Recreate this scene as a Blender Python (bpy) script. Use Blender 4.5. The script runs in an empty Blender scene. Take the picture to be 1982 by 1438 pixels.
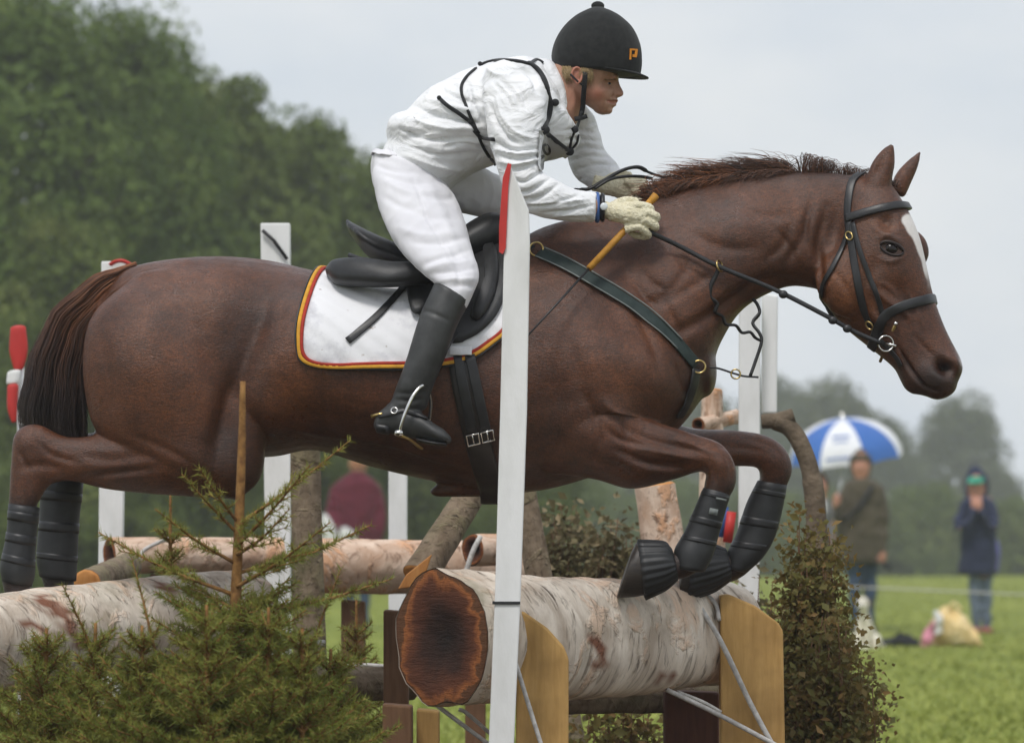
import bpy, bmesh, math, random
import numpy as np
from mathutils import Vector, Matrix, noise as mnoise
from mathutils.bvhtree import BVHTree

SC = bpy.context.scene
COL = SC.collection
R = math.radians
random.seed(7)
np.random.seed(7)

# ------------------------------------------------------------------ camera
FPX = 7400.0                 # focal length in photo pixels (photo 1982 x 1438)
CX, CY, HOR = 991.0, 719.0, 1000.0
CAM = Vector((0.0, -10.0, 1.18))
PITCH = math.atan((HOR - CY) / FPX)
cam_d = bpy.data.cameras.new('camera')
cam_o = bpy.data.objects.new('camera', cam_d)
COL.objects.link(cam_o)
cam_o.location = CAM
cam_o.rotation_euler = (math.pi / 2 + PITCH, 0, 0)
cam_d.sensor_fit = 'HORIZONTAL'
cam_d.sensor_width = 36.0
cam_d.lens = 36.0 * FPX / 1982.0
cam_d.clip_start = 0.1
cam_d.clip_end = 3000
cam_d.dof.use_dof = True
cam_d.dof.focus_distance = 9.85
cam_d.dof.aperture_fstop = 5.0
SC.camera = cam_o

# ------------------------------------------------------------------ world: overcast sky
SUN_EL, SUN_AZ = R(58), R(200)          # azimuth measured from +Y, clockwise
wd = bpy.data.worlds.new('World')
SC.world = wd
wd.use_nodes = True
nt = wd.node_tree
for n in list(nt.nodes):
    nt.nodes.remove(n)
w_out = nt.nodes.new('ShaderNodeOutputWorld')
w_bg = nt.nodes.new('ShaderNodeBackground')
w_sky = nt.nodes.new('ShaderNodeTexSky')
w_sky.sky_type = 'NISHITA'
w_sky.sun_disc = False
w_sky.sun_elevation = SUN_EL
w_sky.sun_rotation = SUN_AZ
w_sky.air_density = 1.5
w_sky.dust_density = 4.0
w_sc = nt.nodes.new('ShaderNodeMixRGB'); w_sc.blend_type = 'MULTIPLY'
w_sc.inputs[0].default_value = 1.0
w_sc.inputs[2].default_value = (0.07, 0.07, 0.07, 1)
nt.links.new(w_sky.outputs[0], w_sc.inputs[1])
w_tc = nt.nodes.new('ShaderNodeTexCoord')
w_mp = nt.nodes.new('ShaderNodeMapping')
w_mp.inputs['Scale'].default_value = (1.0, 1.0, 2.2)
w_nz = nt.nodes.new('ShaderNodeTexNoise')
w_nz.inputs['Scale'].default_value = 9.0
w_nz.inputs['Detail'].default_value = 6.0
w_nz.inputs['Roughness'].default_value = 0.55
w_cr = nt.nodes.new('ShaderNodeValToRGB')
w_cr.color_ramp.elements[0].position = 0.30
w_cr.color_ramp.elements[0].color = (0.72, 0.79, 0.90, 1)
w_cr.color_ramp.elements[1].position = 0.72
w_cr.color_ramp.elements[1].color = (0.93, 0.95, 0.99, 1)
nt.links.new(w_tc.outputs['Generated'], w_mp.inputs['Vector'])
nt.links.new(w_mp.outputs[0], w_nz.inputs['Vector'])
nt.links.new(w_nz.outputs['Fac'], w_cr.inputs[0])
w_mx = nt.nodes.new('ShaderNodeMixRGB')
w_mx.inputs[0].default_value = 0.88
nt.links.new(w_sc.outputs[0], w_mx.inputs[1])
nt.links.new(w_cr.outputs[0], w_mx.inputs[2])
nt.links.new(w_mx.outputs[0], w_bg.inputs['Color'])
w_bg.inputs['Strength'].default_value = 0.76
nt.links.new(w_bg.outputs[0], w_out.inputs['Surface'])

# ------------------------------------------------------------------ sun behind thin cloud
sun_d = bpy.data.lights.new('sun', 'SUN')
sun_d.energy = 1.5
sun_d.angle = R(14)
sun_d.color = (1.0, 0.965, 0.92)
sun_o = bpy.data.objects.new('sun', sun_d)
COL.objects.link(sun_o)
sdir = Vector((math.sin(SUN_AZ) * math.cos(SUN_EL), math.cos(SUN_AZ) * math.cos(SUN_EL), math.sin(SUN_EL)))
sun_o.rotation_euler = (-sdir).to_track_quat('-Z', 'Y').to_euler()
sun_o.location = sdir * 30

SC.view_settings.view_transform = 'Standard'
SC.view_settings.look = 'None'
SC.view_settings.exposure = 0.42
SC.view_settings.gamma = 1.0
SC.view_settings.use_curve_mapping = False
SC.render.engine = 'CYCLES'
SC.cycles.max_bounces = 6
SC.cycles.transparent_max_bounces = 8
SC.cycles.volume_bounces = 1

# ------------------------------------------------------------------ pixel <-> place
_f = Vector((0, math.cos(PITCH), math.sin(PITCH)))
_u = Vector((0, -math.sin(PITCH), math.cos(PITCH)))
_r = Vector((1, 0, 0))
def ray(px, py):
    return _f + _r * ((px - CX) / FPX) + _u * ((CY - py) / FPX)
def P(px, py, y=0.0):
    """photo pixel -> point on the vertical plane Y = y"""
    d = ray(px, py)
    return CAM + d * ((y - CAM.y) / d.y)
def PG(px, py, z=0.0):
    """photo pixel -> point on the level plane Z = z"""
    d = ray(px, py)
    return CAM + d * ((z - CAM.z) / d.z)
def M(px, y=0.0):
    """length in metres of px photo pixels at depth y"""
    return px * (y - CAM.y) / FPX
def project(co):
    rel = co - np.array(CAM)
    dep = rel @ np.array(_f)
    return CX + FPX * rel[:, 0] / dep, CY - FPX * (rel @ np.array(_u)) / dep

# ------------------------------------------------------------------ materials
MATS = {}
def _ramp(nt, fac, c0, c1, p0=0.35, p1=0.65):
    cr = nt.nodes.new('ShaderNodeValToRGB')
    cr.color_ramp.elements[0].position = p0
    cr.color_ramp.elements[1].position = p1
    cr.color_ramp.elements[0].color = (*c0, 1)
    cr.color_ramp.elements[1].color = (*c1, 1)
    nt.links.new(fac, cr.inputs[0])
    return cr.outputs[0]
def _noise(nt, vec, scale, detail=4, rough=0.55, dist=0.0):
    n = nt.nodes.new('ShaderNodeTexNoise')
    n.inputs['Scale'].default_value = scale
    n.inputs['Detail'].default_value = detail
    n.inputs['Roughness'].default_value = rough
    n.inputs['Distortion'].default_value = dist
    nt.links.new(vec, n.inputs['Vector'])
    return n.outputs['Fac']
def _mix(nt, fac, a, b, mode='MIX'):
    m = nt.nodes.new('ShaderNodeMixRGB')
    m.blend_type = mode
    for i, v in ((0, fac), (1, a), (2, b)):
        if hasattr(v, 'is_output'):
            nt.links.new(v, m.inputs[i])
        else:
            m.inputs[i].default_value = v if i == 0 else (*v, 1)
    return m.outputs[0]
def _vec(nt, scale=(1, 1, 1), coord='Object', rot=(0, 0, 0)):
    tc = nt.nodes.new('ShaderNodeTexCoord')
    mp = nt.nodes.new('ShaderNodeMapping')
    mp.inputs['Scale'].default_value = scale
    mp.inputs['Rotation'].default_value = rot
    nt.links.new(tc.outputs[coord], mp.inputs['Vector'])
    return mp.outputs[0]
def _attr(nt, name):
    a = nt.nodes.new('ShaderNodeAttribute')
    a.attribute_name = name
    return a.outputs['Fac']
def _bump(nt, h, strength, dist):
    b = nt.nodes.new('ShaderNodeBump')
    b.inputs['Strength'].default_value = strength
    b.inputs['Distance'].default_value = dist
    nt.links.new(h, b.inputs['Height'])
    return b.outputs[0]
def new_mat(name, rough=0.6, spec=0.4):
    m = bpy.data.materials.new(name)
    m.use_nodes = True
    b = m.node_tree.nodes['Principled BSDF']
    b.inputs['Roughness'].default_value = rough
    b.inputs['Specular IOR Level'].default_value = spec
    MATS[name] = m
    return m, m.node_tree, b
def mat(name, c0, c1=None, scale=20, rough=0.6, spec=0.4, bump=0.0, bdist=0.002, bscale=None,
        stretch=(1, 1, 1), metal=0.0, detail=4, p0=0.35, p1=0.65, sheen=0.0):
    m, nt, b = new_mat(name, rough, spec)
    v = _vec(nt, stretch)
    f = _noise(nt, v, scale, detail)
    nt.links.new(_ramp(nt, f, c0, c1 or tuple(c * 0.75 for c in c0), p0, p1), b.inputs['Base Color'])
    b.inputs['Metallic'].default_value = metal
    if sheen:
        b.inputs['Sheen Weight'].default_value = sheen
        b.inputs['Sheen Roughness'].default_value = 0.4
    if bump:
        h = _noise(nt, v, bscale or scale * 3, 5, 0.6)
        nt.links.new(_bump(nt, h, bump, bdist), b.inputs['Normal'])
    return m

# ------------------------------------------------------------------ objects and properties
def tag(o, label, cat, group=None):
    o['label'] = label
    o['category'] = cat
    if group:
        o['group'] = group
    return o
def thing(name, label, cat, loc=(0, 0, 0), group=None, rz=0.0):
    o = bpy.data.objects.new(name, None)
    o.empty_display_size = 0.1
    o.location = loc
    o.rotation_euler = (0, 0, rz)
    COL.objects.link(o)
    return tag(o, label, cat, group)
def link_mesh(name, me, m=None, parent=None, kind=None, smooth=True):
    """mesh given in world coordinates; stays there under its parent"""
    o = bpy.data.objects.new(name, me)
    COL.objects.link(o)
    if m is not None:
        me.materials.clear()
        me.materials.append(m)
    if smooth and len(me.polygons):
        me.polygons.foreach_set('use_smooth', np.ones(len(me.polygons), dtype=bool))
    if parent is not None:
        o.parent = parent
        if parent.type == 'EMPTY':
            mw = Matrix.Translation(parent.location) @ parent.rotation_euler.to_matrix().to_4x4()
            o.matrix_parent_inverse = mw.inverted()
    if kind:
        o['kind'] = kind
    return o

class MB:
    """collects shapes (world coordinates) and links them as one mesh object"""
    def __init__(s):
        s.v, s.f = [], []
    def add(s, vs, fs):
        b = len(s.v)
        s.v.extend([tuple(p) for p in vs])
        s.f.extend([tuple(i + b for i in q) for q in fs])
        return s
    def rings(s, rings, close0=True, close1=True, loop=False):
        n = len(rings[0]); vs = [p for r_ in rings for p in r_]; fs = []
        m = len(rings)
        for i in range(m if loop else m - 1):
            a, b = i * n, ((i + 1) % m) * n
            for j in range(n):
                k = (j + 1) % n
                fs.append((a + j, a + k, b + k, b + j))
        if not loop:
            if close0:
                vs.append(sum((Vector(p) for p in rings[0]), Vector()) / n)
                c = len(vs) - 1
                fs += [((j + 1) % n, j, c) for j in range(n)]
            if close1:
                vs.append(sum((Vector(p) for p in rings[-1]), Vector()) / n)
                c = len(vs) - 1; a = (m - 1) * n
                fs += [(a + j, a + (j + 1) % n, c) for j in range(n)]
        return s.add(vs, fs)
    def tube(s, pts, rad, n=8, flat=1.0, up=None, loop=False, cap=True):
        """round (or flattened) tube through points; rad: number or list"""
        pts = [Vector(p) for p in pts]; m = len(pts)
        if not hasattr(rad, '__len__'):
            rad = [rad] * m
        prev = None; rs = []
        for i, p in enumerate(pts):
            if loop:
                t = pts[(i + 1) % m] - pts[i - 1]
            else:
                t = pts[min(i + 1, m - 1)] - pts[max(i - 1, 0)]
            if t.length < 1e-9:
                t = Vector((0, 0, 1))
            t.normalize()
            ref = Vector(up) if up is not None else (prev if prev is not None else (Vector((0, 0, 1)) if abs(t.z) < .9 else Vector((1, 0, 0))))
            a = ref - t * ref.dot(t)
            if a.length < 1e-6:
                a = t.orthogonal()
            a.normalize(); b = t.cross(a)
            prev = a
            rs.append([p + (a * math.cos(q) * flat + b * math.sin(q)) * rad[i] for q in [2 * math.pi * k / n for k in range(n)]])
        return s.rings(rs, cap, cap, loop)
    def box(s, c, sx, sy, sz, rot=None):
        c = Vector(c); vs = []
        for dz in (-.5, .5):
            for dx, dy in ((-.5, -.5), (.5, -.5), (.5, .5), (-.5, .5)):
                q = Vector((dx * sx, dy * sy, dz * sz))
                if rot is not None:
                    q = rot @ q
                vs.append(c + q)
        return s.add(vs, [(3, 2, 1, 0), (4, 5, 6, 7), (0, 1, 5, 4), (1, 2, 6, 5), (2, 3, 7, 6), (3, 0, 4, 7)])
    def ball(s, c, rx, ry=None, rz=None, rot=None, nu=16, nv=10):
        ry = rx if ry is None else ry; rz = rx if rz is None else rz
        c = Vector(c); rs = []
        for i in range(1, nv):
            th = math.pi * i / nv
            ring = []
            for j in range(nu):
                ph = 2 * math.pi * j / nu
                q = Vector((rx * math.sin(th) * math.cos(ph), ry * math.sin(th) * math.sin(ph), rz * math.cos(th)))
                if rot is not None:
                    q = rot @ q
                ring.append(c + q)
            rs.append(ring)
        return s.rings(rs[::-1])
    def poly_prism(s, outline, y0, y1):
        """outline: list of 3-D points (roughly planar in XZ), extruded along Y by y0..y1"""
        n = len(outline)
        vs = [Vector(p) + Vector((0, y0, 0)) for p in outline] + [Vector(p) + Vector((0, y1, 0)) for p in outline]
        fs = [tuple(range(n)), tuple(range(2 * n - 1, n - 1, -1))]
        fs += [(i, i + n, (i + 1) % n + n, (i + 1) % n) for i in range(n)]
        return s.add(vs, fs)
    def loft(s, st, n=28, sub=5, cap0=0.5, cap1=0.5):
        """stations (Ux,Uy,Lx,Ly,half width,y[,roll deg,k,exp]): U and L are opposite outline points in photo pixels"""
        rows = []
        for q in st:
            q = list(q) + [0, 0, 1][len(q) - 6:]
            U, L = P(q[0], q[1], q[5]), P(q[2], q[3], q[5])
            c, v = (U + L) / 2, (U - L) / 2
            rows.append([*c, *v, q[4], R(q[6]), q[7], q[8]])
        rows = catmull(np.array(rows, float), sub)
        rs = []
        def ring(row, off=Vector((0, 0, 0)), scl=1.0):
            c, v = Vector(row[0:3]) + off, Vector(row[3:6])
            hw, roll, k, e = row[6:10]
            vl = max(v.length, 1e-6); vh = v / vl
            out = []
            for j in range(n):
                a = 2 * math.pi * j / n
                ca, sa = math.cos(a), math.sin(a)
                ca = math.copysign(abs(ca) ** e, ca); sa = math.copysign(abs(sa) ** e, sa)
                pv = ca * vl * scl; pw = sa * hw * (1 + k * ca) * scl
                pv, pw = pv * math.cos(roll) + pw * math.sin(roll), -pv * math.sin(roll) + pw * math.cos(roll)
                out.append(c + vh * pv + Vector((0, 1, 0)) * pw)
            return out
        if cap0 > 0:
            t = (Vector(rows[0][:3]) - Vector(rows[1][:3])).normalized()
            r0 = min(rows[0][6], Vector(rows[0][3:6]).length) * cap0
            for q in (.97, .8, .45):
                rs.append(ring(rows[0], t * r0 * q, math.sqrt(max(0, 1 - q * q))))
        for row in rows:
            rs.append(ring(row))
        if cap1 > 0:
            t = (Vector(rows[-1][:3]) - Vector(rows[-2][:3])).normalized()
            r0 = min(rows[-1][6], Vector(rows[-1][3:6]).length) * cap1
            for q in (.45, .8, .97):
                rs.append(ring(rows[-1], t * r0 * q, math.sqrt(max(0, 1 - q * q))))
        return s.rings(rs)
    def mesh(s, name='mesh'):
        me = bpy.data.meshes.new(name)
        me.from_pydata(s.v, [], s.f)
        me.update()
        return me
    def build(s, name, m, parent=None, smooth=True, kind=None):
        return link_mesh(name, s.mesh(name), m, parent, kind, smooth)

def catmull(a, sub):
    """Catmull-Rom through the rows of an array"""
    a = np.asarray(a, float)
    if len(a) < 3 or sub < 2:
        if sub >= 2 and len(a) == 2:
            return np.array([a[0] + (a[1] - a[0]) * t for t in np.linspace(0, 1, sub + 1)])
        return a
    out = []
    for i in range(len(a) - 1):
        p0 = a[i - 1] if i else 2 * a[0] - a[1]
        p1, p2 = a[i], a[i + 1]
        p3 = a[i + 2] if i + 2 < len(a) else 2 * a[-1] - a[-2]
        for t in np.linspace(0, 1, sub, endpoint=False):
            out.append(.5 * (2 * p1 + (p2 - p0) * t + (2 * p0 - 5 * p1 + 4 * p2 - p3) * t * t + (3 * p1 - p0 - 3 * p2 + p3) * t ** 3))
    out.append(a[-1])
    return np.array(out)
def curve(pts, sub=6):
    return [Vector(p) for p in catmull(np.array([tuple(p) for p in pts], float), sub)]

def fuse(mb, voxel, it=6, factor=0.5, name='fused'):
    """voxel union of all closed shapes in mb, smoothed, as one continuous mesh"""
    me = mb.mesh('tmp'); o = bpy.data.objects.new('tmp', me); COL.objects.link(o)
    rm = o.modifiers.new('r', 'REMESH'); rm.mode = 'VOXEL'; rm.voxel_size = voxel; rm.adaptivity = 0
    if it:
        sm = o.modifiers.new('s', 'SMOOTH'); sm.factor = factor; sm.iterations = it
    dg = bpy.context.evaluated_depsgraph_get(); dg.update()
    res = bpy.data.meshes.new_from_object(o.evaluated_get(dg))
    res.name = name
    bpy.data.objects.remove(o); bpy.data.meshes.remove(me)
    return res
def get_co(me):
    a = np.empty(len(me.vertices) * 3); me.vertices.foreach_get('co', a); return a.reshape(-1, 3)
def get_no(me):
    a = np.empty(len(me.vertices) * 3); me.vertex_normals.foreach_get('vector', a); return a.reshape(-1, 3)
def set_co(me, co):
    me.vertices.foreach_set('co', co.ravel()); me.update()
def set_attr(me, name, val):
    at = me.attributes.new(name, 'FLOAT', 'POINT'); at.data.foreach_set('value', np.asarray(val, np.float32))
def sstep(a, b, x):
    t = np.clip((x - a) / (b - a), 0, 1); return t * t * (3 - 2 * t)
def seg_dist(px, py, pts):
    """distance in pixels to a polyline, and the parameter 0..1 along it"""
    best = np.full(px.shape, 1e9); par = np.zeros(px.shape)
    n = len(pts) - 1
    for i in range(n):
        (x0, y0), (x1, y1) = pts[i][:2], pts[i + 1][:2]
        dx, dy = x1 - x0, y1 - y0
        t = np.clip(((px - x0) * dx + (py - y0) * dy) / (dx * dx + dy * dy + 1e-9), 0, 1)
        d = np.hypot(px - x0 - t * dx, py - y0 - t * dy)
        m = d < best
        best = np.where(m, d, best); par = np.where(m, (i + t) / n, par)
    return best, par
def relief(me, bumps=(), lines=(), near=True, both=False, ymin=-9, ymax=9):
    """push the surface out or in along its normal.
    bumps: (px,py,rx,ry,angle deg,amp m)   lines: (polyline, width px, amp m)"""
    co, no = get_co(me), get_no(me)
    px, py = project(co)
    if both:
        side = np.abs(no[:, 1])
    else:
        side = np.clip(-no[:, 1] if near else no[:, 1], 0, 1)
    side = sstep(0.05, 0.45, side) * ((co[:, 1] > ymin) & (co[:, 1] < ymax))
    d = np.zeros(len(co))
    for (x, y, rx, ry, an, amp) in bumps:
        c, s_ = math.cos(R(an)), math.sin(R(an))
        ux = (px - x) * c + (py - y) * s_; uy = -(px - x) * s_ + (py - y) * c
        d += amp * np.exp(-(ux / rx) ** 2 - (uy / ry) ** 2)
    for (pts, wdt, amp) in lines:
        q = catmull(np.array(pts, float), 4)
        dist, par = seg_dist(px, py, q)
        d += amp * np.exp(-(dist / wdt) ** 2) * np.sqrt(np.clip(np.sin(np.pi * np.clip(par, .02, .98)), 0, 1))
    set_co(me, co + no * (d * side)[:, None])
def bvh_of(me):
    co = get_co(me)
    return BVHTree.FromPolygons([tuple(c) for c in co], [tuple(p.vertices) for p in me.polygons])
# ================================================================== horse
def horse_coat():
    m, nt, b = new_mat('horse_coat', 0.4, 0.42)
    v = _vec(nt)
    big = _noise(nt, v, 3.6, 4)
    fine = _noise(nt, _vec(nt, (1.0, 1.0, 2.0)), 70, 5, .7)
    micro = _noise(nt, _vec(nt, (1.6, 1.0, 1.0), rot=(0, R(35), 0)), 210, 3, .6)
    base = _ramp(nt, big, (0.062, 0.0205, 0.0082), (0.106, 0.0375, 0.0145), .35, .68)
    base = _mix(nt, _attr(nt, 'rust'), base, (0.165, 0.058, 0.018))
    base = _mix(nt, _attr(nt, 'dark'), base, (0.014, 0.0095, 0.0085))
    grain = _ramp(nt, fine, (0.60, 0.60, 0.60), (1.36, 1.33, 1.30), .3, .7)
    blot = _ramp(nt, _noise(nt, v, 12, 6, .75), (0.60, 0.58, 0.57), (1.36, 1.32, 1.28), .32, .68)
    mic = _ramp(nt, micro, (0.62, 0.62, 0.62), (1.36, 1.36, 1.36), .32, .68)
    base = _mix(nt, 1.0, _mix(nt, 1.0, _mix(nt, 1.0, base, grain, 'MULTIPLY'), blot, 'MULTIPLY'), mic, 'MULTIPLY')
    base = _mix(nt, _attr(nt, 'blaze'), base, (0.72, 0.68, 0.65))
    nt.links.new(base, b.inputs['Base Color'])
    rg = _ramp(nt, _noise(nt, v, 11, 6, .7), (0.24,) * 3, (0.56,) * 3, .32, .68)
    nt.links.new(rg, b.inputs['Roughness'])
    wet = _ramp(nt, _noise(nt, v, 7, 6, .7), (0.02,) * 3, (0.26,) * 3, .40, .66)
    nt.links.new(wet, b.inputs['Coat Weight'])
    b.inputs['Coat Roughness'].default_value = .31
    h = _noise(nt, _vec(nt, (1, 1, 3.0)), 110, 6, .7)
    lump = _noise(nt, v, 20, 5, .65)
    bn = _bump(nt, _mix(nt, .5, h, lump), .6, .008)
    nt.links.new(bn, b.inputs['Normal']); nt.links.new(bn, b.inputs['Coat Normal'])
    return m
horse_coat()
mat('hair_dark', (0.010, 0.007, 0.006), (0.030, 0.015, 0.010), 40, .42, .5)
mat('hoof_horn', (0.020, 0.016, 0.013), (0.040, 0.031, 0.024), 30, .45, .4, bump=.3, bdist=.002, stretch=(1, 1, 6))
mat('wet_eye', (0.006, 0.004, 0.004), (0.012, 0.007, 0.005), 30, .12, .35)
mat('dark_skin', (0.016, 0.011, 0.010), (0.026, 0.016, 0.013), 60, .5, .4, bump=.3)

HY = -0.03
horse_mb = MB()
# trunk: croup to breast
horse_mb.loft([
    (215, 560, 200, 740, .09, 0), (250, 522, 245, 810, .15, 0), (325, 503, 330, 860, .215, 0),
    (420, 496, 430, 885, .255, 0), (520, 504, 530, 884, .275, 0), (610, 524, 610, 872, .285, 0),
    (720, 540, 720, 904, .295, 0), (850, 535, 850, 934, .298, 0), (960, 492, 965, 954, .285, 0, 0, -.12),
    (1050, 440, 1055, 948, .262, 0, 0, -.25), (1140, 425, 1150, 922, .25, 0, 0, -.3),
    (1225, 470, 1245, 890, .225, 0, 0, -.2), (1300, 560, 1318, 825, .18, 0), (1352, 640, 1360, 770, .12, 0)], 40, 6)
# neck
horse_mb.loft([
    (1060, 440, 1290, 830, .19, 0, 0, -.3), (1180, 402, 1366, 738, .165, 0, 0, -.35),
    (1290, 372, 1396, 662, .135, 0, 0, -.35), (1400, 348, 1442, 596, .11, -.005, 0, -.3),
    (1500, 336, 1522, 556, .095, -.01, 0, -.2), (1585, 334, 1585, 560, .088, -.02, 3, -.1),
    (1655, 340, 1630, 560, .082, -.03, 8)], 32, 6)
# head
horse_mb.loft([
    (1668, 335, 1590, 500, .078, -.03, 8), (1716, 348, 1585, 548, .098, -.035, 14), (1754, 400, 1592, 590, .108, -.045, 18, .1),
    (1779, 455, 1617, 622, .106, -.055, 18, .14), (1794, 515, 1648, 648, .092, -.066, 18, .1),
    (1806, 567, 1678, 671, .077, -.077, 17, -.05), (1824, 620, 1708, 694, .068, -.088, 16, -.1),
    (1842, 660, 1732, 716, .064, -.096, 15, -.05), (1858, 690, 1743, 738, .066, -.102, 14),
    (1864, 716, 1762, 757, .062, -.105, 13), (1852, 744, 1800, 770, .045, -.107, 12)], 30, 6)
HAX0, HAX1 = P(1655, 440, -.04), P(1800, 700, -.1)
# cheek, orbit, nostril rim, chin
horse_mb.ball(P(1640, 545, -.095), M(62), .05, M(72), Matrix.Rotation(R(-20), 3, 'Y'))
horse_mb.ball(P(1728, 478, -.135), M(34), .03, M(28), Matrix.Rotation(R(30), 3, 'Y'))
horse_mb.ball(P(1772, 480, .02), M(26), .03, M(38), Matrix.Rotation(R(-20), 3, 'Y'))
horse_mb.ball(P(1830, 708, -.14), M(33), .028, M(28), Matrix.Rotation(R(30), 3, 'Y'))
horse_mb.ball(P(1768, 742, -.10), M(26), .035, M(20), Matrix.Rotation(R(40), 3, 'Y'))
# ears
horse_mb.loft([(1672, 372, 1722, 380, .024, -.09), (1676, 342, 1726, 356, .026, -.092), (1688, 312, 1733, 322, .022, -.095),
               (1705, 290, 1734, 297, .013, -.097), (1722, 277, 1732, 279, .006, -.098)], 18, 5, .3, .4)
horse_mb.loft([(1722, 362, 1752, 384, .022, -.0), (1733, 336, 1765, 354, .024, .002), (1752, 314, 1778, 324, .018, .004),
               (1768, 300, 1783, 304, .010, .004), (1778, 291, 1785, 293, .005, .005)], 18, 5, .3, .4)
# near hind: thigh, gaskin, hock, cannon
def hind_thigh(s):
    horse_mb.loft([(262, 545, 390, 540, .05, .10 * s), (185, 612, 468, 630, .105, .13 * s), (163, 690, 505, 735, .125, .15 * s),
                   (168, 775, 515, 850, .118, .155 * s), (188, 835, 505, 925, .10, .155 * s), (240, 862, 470, 962, .075, .155 * s)], 30, 6)
hind_thigh(-1); hind_thigh(1)
horse_mb.loft([(345, 790, 435, 966, .085, -.155), (245, 830, 300, 957, .078, -.155), (178, 843, 206, 947, .06, -.155),
               (125, 844, 142, 932, .046, -.155), (72, 820, 104, 936, .043, -.155), (30, 838, 88, 950, .042, -.155),
               (21, 895, 80, 966, .038, -.155), (17, 960, 72, 980, .033, -.155), (11, 1040, 62, 1048, .03, -.155),
               (3, 1096, 62, 1112, .038, -.155), (6, 1140, 60, 1155, .036, -.155), (18, 1180, 72, 1188, .036, -.155)], 26, 6)
horse_mb.loft([(345, 790, 435, 950, .085, .155), (250, 830, 300, 940, .075, .155), (190, 838, 225, 925, .055, .155),
               (150, 838, 175, 915, .045, .155), (100, 840, 165, 930, .042, .155), (84, 900, 152, 940, .038, .155),
               (84, 960, 146, 965, .034, .155), (78, 1040, 138, 1045, .032, .155), (74, 1090, 142, 1098, .038, .155),
               (84, 1135, 146, 1145, .036, .155), (98, 1175, 156, 1182, .036, .155)], 26, 6)
# fore legs
horse_mb.loft([(1085, 745, 1050, 915, .07, -.155), (1160, 772, 1150, 928, .088, -.17), (1230, 806, 1222, 947, .076, -.175),
               (1300, 826, 1300, 930, .058, -.175), (1352, 842, 1350, 914, .046, -.175), (1398, 860, 1368, 916, .046, -.175),
               (1424, 902, 1364, 928, .045, -.175), (1424, 940, 1362, 944, .040, -.175), (1410, 968, 1358, 958, .033, -.175),
               (1384, 1035, 1334, 1024, .028, -.175), (1370, 1088, 1312, 1068, .037, -.175), (1330, 1118, 1296, 1068, .034, -.175),
               (1292, 1124, 1284, 1064, .036, -.175)], 26, 6)
horse_mb.loft([(1225, 785, 1225, 905, .075, .15), (1330, 826, 1330, 906, .058, .16), (1420, 832, 1420, 903, .048, .165),
               (1482, 842, 1464, 905, .046, .165), (1520, 868, 1470, 918, .047, .165), (1534, 908, 1470, 932, .044, .165),
               (1520, 950, 1460, 942, .034, .165), (1494, 1020, 1438, 1008, .03, .165), (1462, 1092, 1410, 1072, .037, .165),
               (1425, 1124, 1396, 1066, .034, .165), (1390, 1130, 1384, 1066, .036, .165)], 26, 6)
# sheath, dock
horse_mb.loft([(975, 930, 975, 962, .04, 0), (910, 930, 905, 962, .045, 0), (850, 938, 850, 962, .03, 0), (833, 946, 834, 958, .015, 0)], 16, 4)
horse_mb.loft([(300, 515, 300, 570, .035, 0), (250, 516, 262, 560, .034, 0), (190, 546, 212, 584, .03, 0), (140, 592, 165, 622, .022, 0),
               (110, 640, 132, 655, .012, 0)], 16, 4)
horse_me = fuse(horse_mb, .0048, 34, .5, 'horse_body')
# muscles, hollows, tendons
HB = [(310, 700, 120, 150, 10, .016), (250, 610, 90, 90, 0, .008), (395, 580, 90, 50, -10, .008),
      (480, 640, 55, 110, 20, -.022), (440, 820, 30, 90, 15, -.014), (520, 800, 70, 40, 25, .010),
      (600, 680, 60, 140, 0, .006), (340, 900, 90, 40, 0, .008), (120, 890, 40, 30, 0, -.004), (55, 850, 24, 26, 0, .006),
      (1150, 690, 90, 120, -30, .018), (1090, 560, 60, 110, 30, .010), (1060, 830, 40, 90, 10, -.012),
      (1100, 820, 50, 40, 0, .010), (1270, 720, 50, 80, -30, .012), (1190, 800, 40, 30, 35, .010),
      (1230, 640, 40, 120, -55, -.008), (1255, 500, 120, 40, 25, .006), (1420, 440, 120, 40, -5, .008),
      (1395, 895, 22, 22, 0, .005), (1500, 890, 20, 20, 0, .005),
      (1716, 428, 16, 14, 0, -.010), (1745, 570, 34, 22, 55, -.008), (1690, 520, 14, 34, 25, -.004),
      (1640, 560, 50, 60, 0, .006), (1612, 440, 18, 50, 10, -.012), (1700, 325, 9, 26, 22, -.006),
      (1831, 712, 19, 13, 35, -.028), (1800, 690, 26, 16, 40, -.004), (1700, 620, 30, 16, 40, .003)]
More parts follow.
